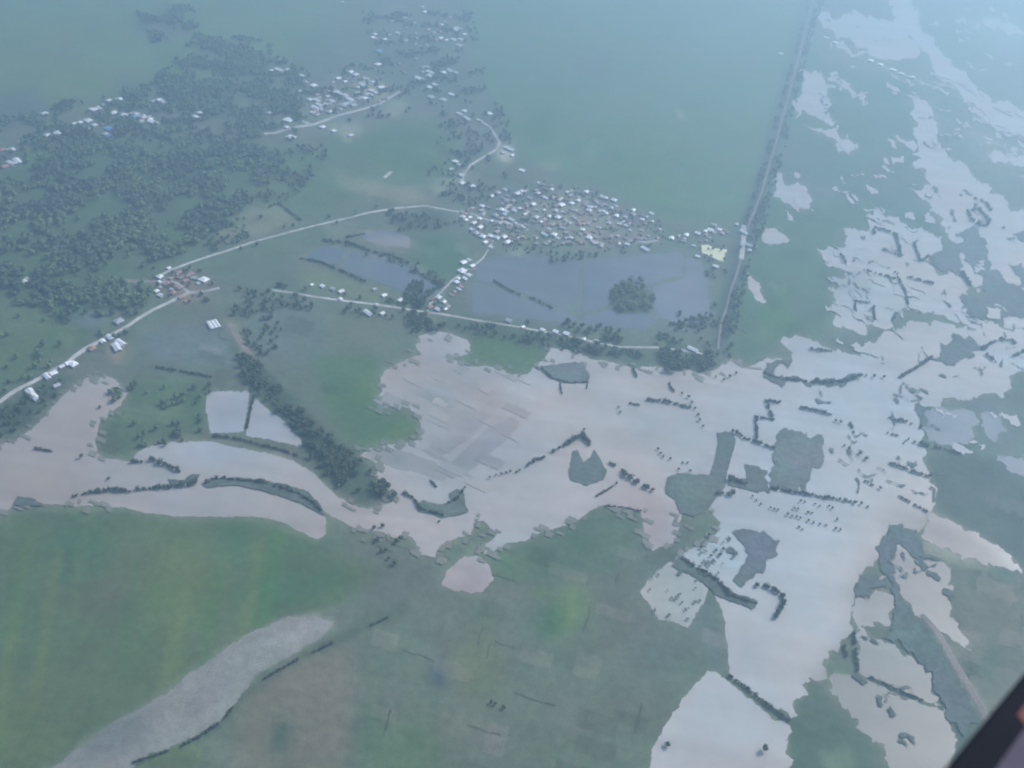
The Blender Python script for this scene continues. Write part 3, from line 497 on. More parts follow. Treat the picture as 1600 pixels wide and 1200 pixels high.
for nm, pts, wm, mt, sd_ in (('road', R1, 6.5, M_road, 1), ('road', R2, 5, M_road, 2), ('road', R4, 5.0, M_road, 3), ('road', R5, 3.5, M_road, 4),
    ('causeway', R6, 3.6, M_mudtrack, 5), ('road', R7, 6, M_road, 6), ('road', R8, 9, M_road, 7),
    ('lane', [(190,438),(215,439),(245,439)], 8, M_mudtrack, 8), ('lane', [(258,440),(275,442),(295,457)], 5, M_road, 9),
    ('lane', [(28,221),(55,213),(80,209),(98,203)], 9, M_road, 10), ('lane', [(356,506),(366,521),(377,538),(398,566)], 9, M_mudtrack, 11),
    ('lane', [(464,186),(488,196)], 8, M_road, 12), ('lane', [(682,470),(700,476)], 5, M_road, 13), ('lane', [(668,487),(664,497)], 5, M_mudtrack, 14),
    ('lane', [(1375,102),(1425,122),(1465,138)], 10, M_road, 15), ('lane', [(765,345),(790,346),(826,360)], 6, M_road, 16), ('lane', [(980,375),(1010,379),(1028,375)], 7, M_road, 17),
    ('lane', [(600,278),(611,268)], 7, M_road, 18), ('lane', [(1158,405),(1162,370),(1163,352)], 9, M_road, 19), ('lane', [(1440,640+320),(1462,985),(1490,1035),(1520,1085),(1548,1135)], 9, M_mudtrack, 20),
    ('lane', [(737,355),(752,366),(770,380)], 6, M_mudtrack, 21), ('lane', [(560,128),(580,130),(597,140)], 9, M_road, 22), ('lane', [(1138,560),(1160,574),(1190,577)], 7, M_mudtrack, 23)):
    road(nm, pts, wm, .35+.012*sd_, mt, seed=sd_)
# ------------------------------------------------------------------ foliage
def crown_leafy(r, h, z0, n, seed):
    """irregular crown of many small leaf clumps spread through its volume"""
    rnd = random.Random(seed); vs, fs = [], []
    lobes = [(rnd.uniform(-.45, .45)*r, rnd.uniform(-.45, .45)*r, z0+h*rnd.uniform(.3, .8), r*rnd.uniform(.45, .72)) for _ in range(6)]
    for _ in range(n):
        lx, ly, lz, lr = rnd.choice(lobes)
        d = Vector((rnd.gauss(0, 1), rnd.gauss(0, 1), rnd.gauss(0, 1))).normalized()*lr*rnd.uniform(.6, 1.05)
        c = Vector((lx+d.x, ly+d.y, lz+d.z*.7)); s = r*rnd.uniform(.16, .3)
        a = Vector((rnd.gauss(0, 1), rnd.gauss(0, 1), rnd.gauss(0, .5))).normalized(); b = d.cross(a).normalized()
        a = b.cross(d).normalized(); k = len(vs)
        vs += [c-a*s, c+b*s*.8, c+a*s, c-b*s*.8]; fs.append((k, k+1, k+2, k+3))
    return vs, fs
def trunk_geo(r, h, seed):
    rnd = random.Random(seed); vs, fs = [], []
    def tube(p0, p1, r0_, r1_):
        d = (p1-p0).normalized(); a = d.orthogonal().normalized(); b = d.cross(a); k = len(vs)
        for p, rr in ((p0, r0_), (p1, r1_)):
            for q in range(6):
                t = q*math.pi/3; vs.append(p+(a*math.cos(t)+b*math.sin(t))*rr)
        for q in range(6): fs.append((k+q, k+(q+1) % 6, k+6+(q+1) % 6, k+6+q))
    top = Vector((0, 0, h)); tube(Vector((0, 0, -.5)), top, r, r*.6)
    for q in range(4):
        t = q*1.57+rnd.uniform(-.4, .4); tube(top-Vector((0, 0, h*.1*q)), top+Vector((math.cos(t)*h*.5, math.sin(t)*h*.5, h*.5)), r*.5, r*.18)
    return vs, fs
TREEM = []
for k in range(4):
    cv, cf = crown_leafy(1.0, 1.5, .55, 150, 40+k); tv, tf = trunk_geo(.09, .75, k)
    TREEM.append((mesh('crown', cv, cf, M_leaf), mesh('trunk', tv, tf, M_bark)))
def blob_geo(seed, sub=1):
    bm = bmesh.new(); bmesh.ops.create_icosphere(bm, subdivisions=sub, radius=1)
    for v in bm.verts:
        n = noise.noise(v.co*1.7+Vector((seed*7.1, 0, 0))); v.co *= 1+.55*n; v.co.z *= .85
    a = np.array([v.co[:] for v in bm.verts]); f = np.array([[v.index for v in fc.verts] for fc in bm.faces]); bm.free()
    return a, f
def low_crown(seed, n=34):
    vs, fs = crown_leafy(1.0, 1.5, -.55, n, seed)
    a = np.array([tuple(v) for v in vs]); f = np.array(fs)
    return a, f
LOWC = [low_crown(s, 30) for s in range(5)]
CORE = [blob_geo(s, 1) for s in range(5)]
def mass(name, items, mat):
    """many crowns in one mesh: items = (x, y, r)"""
    V, Fq, Ft = [], [], []; o = 0
    for (x, y, r) in items:
        k = random.randrange(5); a = random.uniform(0, 6.28); ca, sa = math.cos(a), math.sin(a); R = np.array([[ca, -sa, 0], [sa, ca, 0], [0, 0, 1]])
        for (vv, ff), sc, tgt in ((LOWC[k], 1.0, Fq), (CORE[k], .78, Ft)):
            p = (vv@R.T)*r*sc+np.array([x, y, r*1.0]); V.append(p); tgt.append(ff+o); o += len(vv)
    V = np.concatenate(V); Fq = np.concatenate(Fq); Ft = np.concatenate(Ft)
    me = bpy.data.meshes.new(name); nq, ntt = len(Fq), len(Ft)
    me.vertices.add(len(V)); me.vertices.foreach_set('co', V.astype(np.float32).ravel())
    me.loops.add(nq*4+ntt*3); me.loops.foreach_set('vertex_index', np.concatenate([Fq.ravel(), Ft.ravel()]).astype(np.int32))
    me.polygons.add(nq+ntt)
    st = np.concatenate([np.arange(nq)*4, nq*4+np.arange(ntt)*3]); me.polygons.foreach_set('loop_start', st.astype(np.int32))
    me.update(calc_edges=True); me.validate(); me.materials.append(mat)
    return me
def poly_area_bbox(poly):
    return min(p[0] for p in poly), max(p[0] for p in poly), min(p[1] for p in poly), max(p[1] for p in poly)
AVOID = []
def clear_of_roads(px, py, d=4.5):
    for pl in (R1, R2, R4, R5, R6, R7, R8):
        for i in range(len(pl)-1):
            x1, y1 = pl[i]; x2, y2 = pl[i+1]; L2 = (x2-x1)**2+(y2-y1)**2; t = max(0, min(1, ((px-x1)*(x2-x1)+(py-y1)*(y2-y1))/L2))
            if math.hypot(px-x1-t*(x2-x1), py-y1-t*(y2-y1)) < d: return False
    return True
def scatter(poly, dens, rmin, rmax, cl=0.0, seed=0):
    """dens: trees per 1000 m2; world-space scatter inside a region"""
    pts = [gp(*p) for p in poly]; W = [(p.x, p.y) for p in pts]
    x0, x1, y0, y1 = poly_area_bbox(W); n = int((x1-x0)*(y1-y0)/1000*dens); out = []
    rnd = random.Random(seed)
    for _ in range(n):
        x, y = rnd.uniform(x0, x1), rnd.uniform(y0, y1)
        if not pip(x, y, W): continue
        if cl and noise.noise((x*.012, y*.012, seed))+.6*noise.noise((x*.05, y*.05, seed)) < cl-.5: continue
        out.append((x, y, rnd.uniform(rmin, rmax)))
    return out
def proj(x, y, z=0):
    d = Vector((x, y, z))-CAMP; f = d.dot(fw); return 800+F*d.dot(RT)/f, 600-F*d.dot(UP)/f
# ---- where the houses stand
def X(s): return [tuple(float(v) if i < 2 else v for i, v in enumerate(q.split(','))) for q in s.split()]
# x,y[,flag] flags: w white, g grey, r rust, b blue, L long white, B big white
CL = [
 ('the north-west hamlet', 'houses of the north-west hamlet', 4, 1.15, X('70,179 75,213 90,210 115,195 125,193,w 138,190 148,197 142,172,g 155,171,L 170,159,w 187,157,w 147,173 178,178 170,203,b 172,214,b 165,211,g 195,182 210,184,b 215,180,w 225,185 235,188,w 240,193,L 222,192 248,158,w 255,161,L 240,160,g 305,185,B 312,178')),
 ('the left edge', 'houses at the left edge', 1, 1.1, X('18,257,L 28,254,L 4,236,r 18,236 8,262,r')),
 ('the upper village', 'houses of the upper village', 7, 1.15, X('423,112 437,111,L 449,110 473,120,B 480,130 490,135,w 468,144,g 528,124,w 539,129,w 548,114,w 556,118 573,124,L 582,129,w 568,135,L 560,138 524,146,w 530,148,L 540,152,L 548,158,L 484,157 496,159,L 500,166,L 494,170,L 503,173 510,165 487,177 496,181,g 516,176 451,189,B 455,216,B 448,200,w 504,200,w 521,206,w 548,213 595,138,w 580,143,w 570,155,w 577,150 545,163 552,166,g 540,165 532,172,g 420,178,g 558,147 588,147,w 520,160 512,152')),
 ('the topmost hamlet', 'houses of the topmost hamlet', 5, 1.25, X('582,60,w 586,55,w 601,63,w 592,81,b 622,53 634,65,g 591,102,w 652,94,g 668,106,g 660,12 663,20,w 690,40,w 688,61,B 697,64,w 708,63 716,46,L 721,63,w 725,55 712,48,L 704,29 717,72,g 536,5 692,115,w 704,112,L 713,115,w 673,115,L 672,120 650,120,g 657,125,L 672,138,w 680,134 706,149,w 692,157,g 673,153,g')),
 ('the bend road', 'houses by the bend road', 3, 1.0, X('719,180,L 730,187,L 725,175 764,179,B 750,190,g 797,235,L 790,232,w 785,240,g 800,244,w 711,254,w 718,259 704,266,g 722,276 722,288 738,293 816,268,w 768,308 778,303,g 790,298 815,300 808,304')),
 ('the central village', 'houses of the central village', 10, .8, X('842,287,w 862,297,w 841,303 853,311,w 822,320,w 833,321,w 828,311,g 753,323,w 784,329,w 791,332,w 789,336,w 804,331 820,336 757,333,g 768,346,w 749,343,w 728,345,w 723,340 734,341,w 740,350 750,357,w 737,360 744,366,g 754,371,w 766,370,w 758,380,w 776,373 793,380,B 788,372,w 799,345,L 808,352,L 817,356,L 792,351,g 838,341 845,348 858,359 851,368,L 866,368,w 872,374 838,373,g 767,388 877,311 877,322,B 893,319,w 872,341,B 886,301 893,306,g 903,315 913,320,r 916,302,B 922,325 904,341,r 912,347,r 924,336,r 920,330 910,360,w 915,366,r 893,373,w 903,378,r 920,373,B 931,381,w 928,363,r 940,307,w 946,310,w 959,314,B 963,323,w 955,327,g 943,331,w 947,335 963,339,w 968,351 977,340 978,354 989,330,w 1003,344 1010,340,g 1018,335,w 1019,347 985,361 1000,366,r 1012,370,r 967,382,w 980,383,w 1008,391,L 905,351,r 890,350,g 935,320,g 951,350,g 995,374,r 887,365,g 880,358,g 899,330,g 868,331,g 858,340 850,329 840,330,g 865,352,g 812,327 797,322,g 774,338,g 781,350,g 930,345,g 897,362,r 880,333 935,357,g')),
 ('the causeway end', 'houses at the causeway crossing', 2, .95, X('1049,374,w 1072,369,w 1068,378,g 1090,366,w 1102,363,w 1110,361,w 1124,360,w 1115,353,g 1084,385 1150,352,g 1162,365,L 1171,393,w 1170,385,g 1090,402,w 1118,418,w')),
 ('the pond lane', 'houses on the lane to the ponds', 3, .72, X('724,412,B 738,417,B 733,408 722,425,B 726,428 733,432,w 727,437,w 716,436,w 713,442,w 717,453,L 694,473,w 685,466 696,484,w 684,485 672,481,r')),
 ('the lower road', 'houses along the lower road', 2, .75, X('487,446,w 504,449,B 520,453,g 533,457 585,453,g 600,463,w 625,471 575,491,L 597,491 532,468,w 588,477 817,512,w 848,517,w 868,520,w 885,523,w 912,531 932,534 1082,548,L 1091,553,w 795,503,g')),
 ('the road junction', 'houses at the road junction', 3, .72, X('250,434,B 250,443,w 319,439,B 245,456,w 251,463 264,420,w 280,427,r 298,430,r 310,444 262,445,r 275,449,r 290,440,r 283,466,r 271,459,r 291,473,r 304,436,g')),
 ('the diagonal road', 'houses below the diagonal road', 2, .85, X('172,529,L 161,535,w 144,546,r 74,590,L 84,585,w 108,569,w 115,571,w 97,574 49,617,L 56,623,L 186,504,g 89,604,g 183,545,L 189,538,L 42,437,g 38,441')),
 ('the north-east road', 'houses along the far east road', 1, 1.6, X('1220,85,w 1360,96,w 1375,102,w 1395,110,w 1408,116,w 1291,60 1305,68 1425,122')),
]
HP = [p for c in CL for p in c[4]]
# ---- the wood on the left, read as one mass
wood = scatter([(0,275),(60,262),(110,232),(220,222),(330,235),(390,228),(450,250),(420,290),(380,330),(340,362),(290,395),(235,415),(185,432),(-60,430),(-60,280)], 14, 4, 8.5, .42, 1)
wood += scatter([(-60,430),(60,425),(185,440),(240,445),(235,470),(170,500),(120,510),(60,480),(-60,470)], 13, 4, 8, .42, 2)
wood += scatter([(300,60),(420,60),(470,110),(470,200),(400,220),(320,180),(250,160),(200,140),(260,110)], 11, 5, 8, .62, 3)
wood += scatter([(210,15),(300,10),(320,60),(240,70)], 11, 5, 8, .6, 4)
wood += scatter([(-60,200),(60,175),(120,165),(200,140),(260,125),(330,60),(430,95),(480,110),(470,190),(450,245),(380,250),(250,235),(100,245),(-60,275)], 9, 4.5, 8, .5, 6)
wood += scatter([(390,228),(470,240),(500,280),(430,330),(350,375),(300,400),(380,330),(420,290)], 6, 4, 7, .62, 7)
wood += scatter([(-60,480),(120,510),(235,470),(200,520),(120,565),(60,600),(-60,640)], 5, 4, 6.5, .62, 8)
wood += scatter([(160,600),(330,600),(322,690),(235,700),(160,715),(152,660)], 6, 3.5, 6, .66, 9)
wood += scatter([(952,470),(958,452),(972,446),(980,436),(1000,440),(1012,452),(1022,468),(1016,484),(1000,488),(990,500),(974,490),(958,486)], 9, 3.5, 8, .25, 5)
wood = [t for t in wood if clear_of_roads(*proj(t[0], t[1]), 5)]
wood = [t for t in wood if all(abs(q[0]-h[0]) > 6 or abs(q[1]+3-h[1]) > 7 for q in [proj(t[0], t[1])] for h in HP)]
o = link('woodland', mass('woodland', wood, M_wood)); tag(o, 'dense dark green woodland north-west of the road junction', 'woodland', kind='stuff')
# ---- all other trees, gathered first, then split: the nearest are objects of their own
ORD = ['', 'first', 'second', 'third', 'fourth', 'fifth', 'sixth', 'seventh', 'eighth', 'ninth', 'tenth', 'eleventh', 'twelfth', 'thirteenth', 'fourteenth', 'fifteenth', 'sixteenth', 'seventeenth', 'eighteenth', 'nineteenth', 'twentieth', 'twenty-first', 'twenty-second', 'twenty-third', 'twenty-fourth']
def make_tree(px, py, r, label, group, proto=[0]):
    k = random.randrange(4); cm, tm = TREEM[k]
    p = gp(px, py); t = empty('tree', (p.x, p.y, .2), random.uniform(0, 6.28)); s = r
    c = bpy.data.objects.new('crown', cm); u = bpy.data.objects.new('trunk', tm)
    for q in (c, u): COL.objects.link(q); q.parent = t
    t.scale = (s, s, s*random.uniform(.85, 1.15)); tag(t, label, 'tree', group)
    return t
DOTS = [  # (descriptor of the run, radius px, points)
 ('round flooded field', 'on the round field\'s north-east rim', 2.6, [(1065,617),(1075,622),(1080,630),(1085,640),(1090,650),(1092,658),(1098,668)]),
 ('round flooded field', 'inside the round flooded field', 2.4, [(1028,703),(1031,710),(1036,715),(1047,719),(1060,735),(1066,724),(1074,724),(1078,738)]),
 ('round flooded field', 'on the round field\'s north-west rim', 2.3, [(966,638),(968,646),(912,673),(963,757),(807,739),(812,736)]),
 ('dotted rows', 'in the north dotted row below the bank hedge', 2.0, [(1250,785),(1257,786),(1273,789),(1280,792),(1295,792),(1300,796)]),
 ('dotted rows', 'in the middle dotted row below the bank hedge', 2.0, [(1240,796),(1246,797),(1262,802),(1268,803),(1307,813)]),
 ('dotted rows', 'in the south dotted row of the submerged field', 2.2, [(1203,795),(1209,797),(1215,798),(1230,805),(1237,808),(1244,809),(1250,811),(1262,815),(1270,818),(1280,820),(1290,822),(1305,828),(1312,829)]),
 ('dotted rows', 'standing just below the south dotted row', 2.0, [(1248,825),(1253,829),(1175,777),(1181,783),(1188,789)]),
 ('river edge', 'in mid-flood east of the bank hedge', 2.4, [(1345,789),(1355,793),(1374,764),(1318,698),(1326,702),(1418,688),(1305,659),(1313,661)]),
 ('river edge', 'in the square plot beside the grey patch', 3.0, [(1095,857),(1110,870),(1118,862),(1130,860),(1125,868),(1107,838)]),
 ('river edge', 'in the flooded plot at the bottom edge', 4.5, [(1042,1166),(1193,1172)]),
 ('left flood', 'alone in the brown flood at the left', 3.0, [(127,716),(156,638),(170,750)]),
 ('centre flood', 'in the flood near the half-ring bank', 2.2, [(726,763),(775,744),(686,816),(765,748),(783,742),(790,740),(797,738)]),
 ('centre flood', 'on the shore by the causeway end', 2.5, [(1130,595),(1140,590),(1150,585),(1118,590)]),
 ('east flood', 'in the open water below the east bank', 2.6, [(1365,590),(1380,591),(1352,588)]),
 ('field corner', 'on the grey-green field at the bottom', 3.2, [(767,1099),(773,1101),(786,1107)]),
]
ntree = 0
for grp, where, rpx, pts in DOTS:
    pts = sorted(pts)
    for i, (x, y) in enumerate(pts):
        lab = f'dark tree, {ORD[i+1]} from the left {where}' if len(pts) > 1 else f'dark tree {where}'
        make_tree(x, y, rpx*mpp(x, y)*random.uniform(.85, 1.2), lab, 'trees '+('in the ' if grp != 'river edge' else 'at the ')+grp); ntree += 1
other = []
def add_region(key, poly, dens, rmin, rmax, cl, seed):
    for (x, y, r) in scatter(poly, dens, rmin, rmax, cl, seed):
        q = proj(x, y)
        if clear_of_roads(q[0], q[1]) and all(abs(q[0]-h[0]) > 5 or abs(q[1]+3-h[1]) > 6 for h in HP): other.append((q[0], q[1], r, key))
add_region('band', [(372,548),(400,565),(430,600),(480,650),(510,680),(560,720),(600,755),(618,775),(598,784),(572,788),(545,780),(524,764),(505,742),(480,710),(474,685),(440,650),(400,612),(372,580)], 13, 4, 6.5, .1, 11)
add_region('west', [(0,642),(60,606),(108,588),(92,618),(50,660),(0,686)], 6, 3.5, 5.5, .3, 12)
add_region('far', [(690,350),(740,330),(790,296),(850,285),(920,296),(980,322),(1030,345),(1045,380),(980,396),(870,392),(800,400),(750,380)], 5, 2.4, 4.2, .4, 13)
add_region('far', [(640,440),(690,450),(690,520),(640,520),(622,480)], 7, 4, 6.5, .2, 14)
add_region('far', [(1030,500),(1115,470),(1135,480),(1118,575),(1040,578),(1025,540)], 7, 4, 6.5, .35, 15)
add_region('far', [(690,510),(760,508),(900,532),(1010,550),(1000,560),(900,552),(760,525)], 8, 3.5, 6, .35, 16)
add_region('far', [(600,330),(690,335),(690,358),(620,362)], 5, 4, 6, .3, 17)
add_region('far', [(360,452),(640,470),(650,500),(560,490),(370,475)], 7, 3.5, 6, .45, 18)
add_region('far', [(1178,300),(1282,-60),(1308,-60),(1268,60),(1200,340),(1176,400),(1140,560),(1118,556),(1135,480),(1150,420),(1160,360)], 8, 4, 6.5, .35, 19)
add_region('far', [(430,130),(560,100),(640,130),(640,180),(480,200),(420,190)], 9, 4, 6.5, .66, 20)
add_region('far', [(560,20),(740,20),(760,130),(800,200),(790,290),(720,300),(690,180),(600,110)], 9, 4, 6.5, .66, 21)
add_region('far', [(90,160),(250,150),(340,180),(330,220),(200,215),(80,225)], 9, 4, 6.5, .62, 22)
add_region('far', [(235,410),(340,415),(350,470),(240,480)], 2.5, 3, 5, .35, 23)
add_region('far', [(500,355),(560,378),(640,405),(700,440),(695,450),(600,410),(500,375)], 4, 3, 5, .35, 24)
add_region('far', [(1050,380),(1140,375),(1135,430),(1105,440),(1095,400),(1060,395)], 3, 3, 5, .3, 25)
add_region('far', [(1032,545),(1066,545),(1068,578),(1045,584),(1034,576)], 12, 5, 7.5, 0, 27)
add_region('far', [(1090,556),(1112,545),(1116,572),(1108,584),(1094,578)], 10, 5, 7, 0, 28)
add_region('far', [(642,468),(672,472),(674,515),(644,512)], 11, 5, 7.5, 0, 29)
add_region('far', [(880,500),(985,520),(970,556),(930,556),(880,530)], 8, 4, 6.5, .25, 30)
add_region('far', [(820,490),(870,500),(850,535),(810,520)], 6, 4, 6, .3, 31)
add_region('far', [(330,470),(420,470),(460,560),(400,560)], 7, 3.5, 6, .6, 32)
add_region('far', [(840,395),(940,395),(930,405),(860,412)], 7, 4, 6, .1, 26)
other.sort(key=lambda t: -t[2]/mpp(t[0], t[1]))
NEAR = 300-ntree
TXT = {'band': ('dark round-crowned tree in the dense wooded strip on the channel\'s north bank', 'trees of the wooded strip'),
       'west': ('dark garden tree between the diagonal road and the brown flood at left', 'trees below the diagonal road'),
       'far': ('small dark tree among the roadside and village trees', 'trees by the roads and villages')}
for x, y, r, key in other[:NEAR]: make_tree(x, y, r, *TXT[key])
SCRUB = []
SCRUB += scatter([(290,400),(350,365),(480,345),(600,322),(600,332),(480,362),(350,400),(300,425),(250,432)], 7, 3.5, 6, .6, 40)
SCRUB += scatter([(340,450),(440,445),(470,452),(640,472),(645,500),(560,495),(430,480),(380,500),(340,480)], 8, 3.5, 6, .55, 41)
SCRUB += scatter([(500,200),(520,260),(470,300),(430,280),(450,240)], 6, 3.5, 6.5, .66, 42)
SCRUB += scatter([(690,190),(720,180),(760,230),(715,300),(780,270),(800,300),(740,325),(660,310)], 6, 3.5, 6, .6, 43)
SCRUB += scatter([(560,790),(640,850),(740,850),(720,900),(640,900),(560,850)], 3, 3, 5, .75, 44)
rest = [(gp(x, y).x, gp(x, y).y, r) for x, y, r, k in other[NEAR:]]+[t for t in SCRUB for q in [proj(t[0], t[1])] if clear_of_roads(*q, 5) and all(abs(q[0]-h[0]) > 5 or abs(q[1]+3-h[1]) > 6 for h in HP)]
o = link('distant_trees', mass('distant_trees', rest, M_leaf)); tag(o, 'scattered small dark trees along the roads and between the village houses', 'trees', kind='stuff')
# ------------------------------------------------------------------ hedges
def make_hedge(pts, wpx, label, group, low=False):
    P = [gp(*p) for p in pts]; base = P[len(P)//2].copy(); hv, hf, sv, sf = [], [], [], []
    wm = wpx*mpp(*pts[len(pts)//2]); r = wm*.62
    for i in range(len(P)-1):
        a, b = P[i], P[i+1]; L = (b-a).length; k = max(1, int(L/(r*.95)))
        for q in range(k+(i == len(P)-2)):
            if random.random() < .1: continue
            c = a.lerp(b, q/k)-base; c += Vector((random.uniform(-.18, .18)*wm, random.uniform(-.18, .18)*wm, 0)); rr = r*random.uniform(.55, 1.15)
            cv, cf = LOWC[random.randrange(5)]; cv2, cf2 = CORE[random.randrange(5)]
            t = random.uniform(0, 6.28); R = Matrix.Rotation(t, 3, 'Z'); zs = .6
            o = len(hv); hv += [tuple(R@Vector(v)*rr*1.02+c+Vector((0, 0, rr*.8))) for v in cv]; hf += [tuple(int(j)+o for j in f) for f in cf]
            o = len(hv); hv += [tuple(Vector((v[0], v[1], v[2]*.9))*rr*.75+c+Vector((0, 0, rr*.75))) for v in cv2]; hf += [tuple(int(j)+o for j in f) for f in cf2]
            o = len(sv)
            for zz in (-.3, rr):
                for q4 in range(4): sv.append((c.x+.15*math.cos(q4*1.57), c.y+.15*math.sin(q4*1.57), zz))
            sf += [(o+j, o+(j+1) % 4, o+4+(j+1) % 4, o+4+j) for j in range(4)]
    nl = len(hf); o = len(hv); hv += sv; hf += [tuple(i+o for i in f) for f in sf]
    me = mesh('hedge', hv, hf, M_hedge); me.materials.append(M_bark)
    for f in list(me.polygons)[nl:]: f.material_index = 1
    t = link('hedge', me); t.location = (base.x, base.y, .3)
    tag(t, label, 'hedge', group)
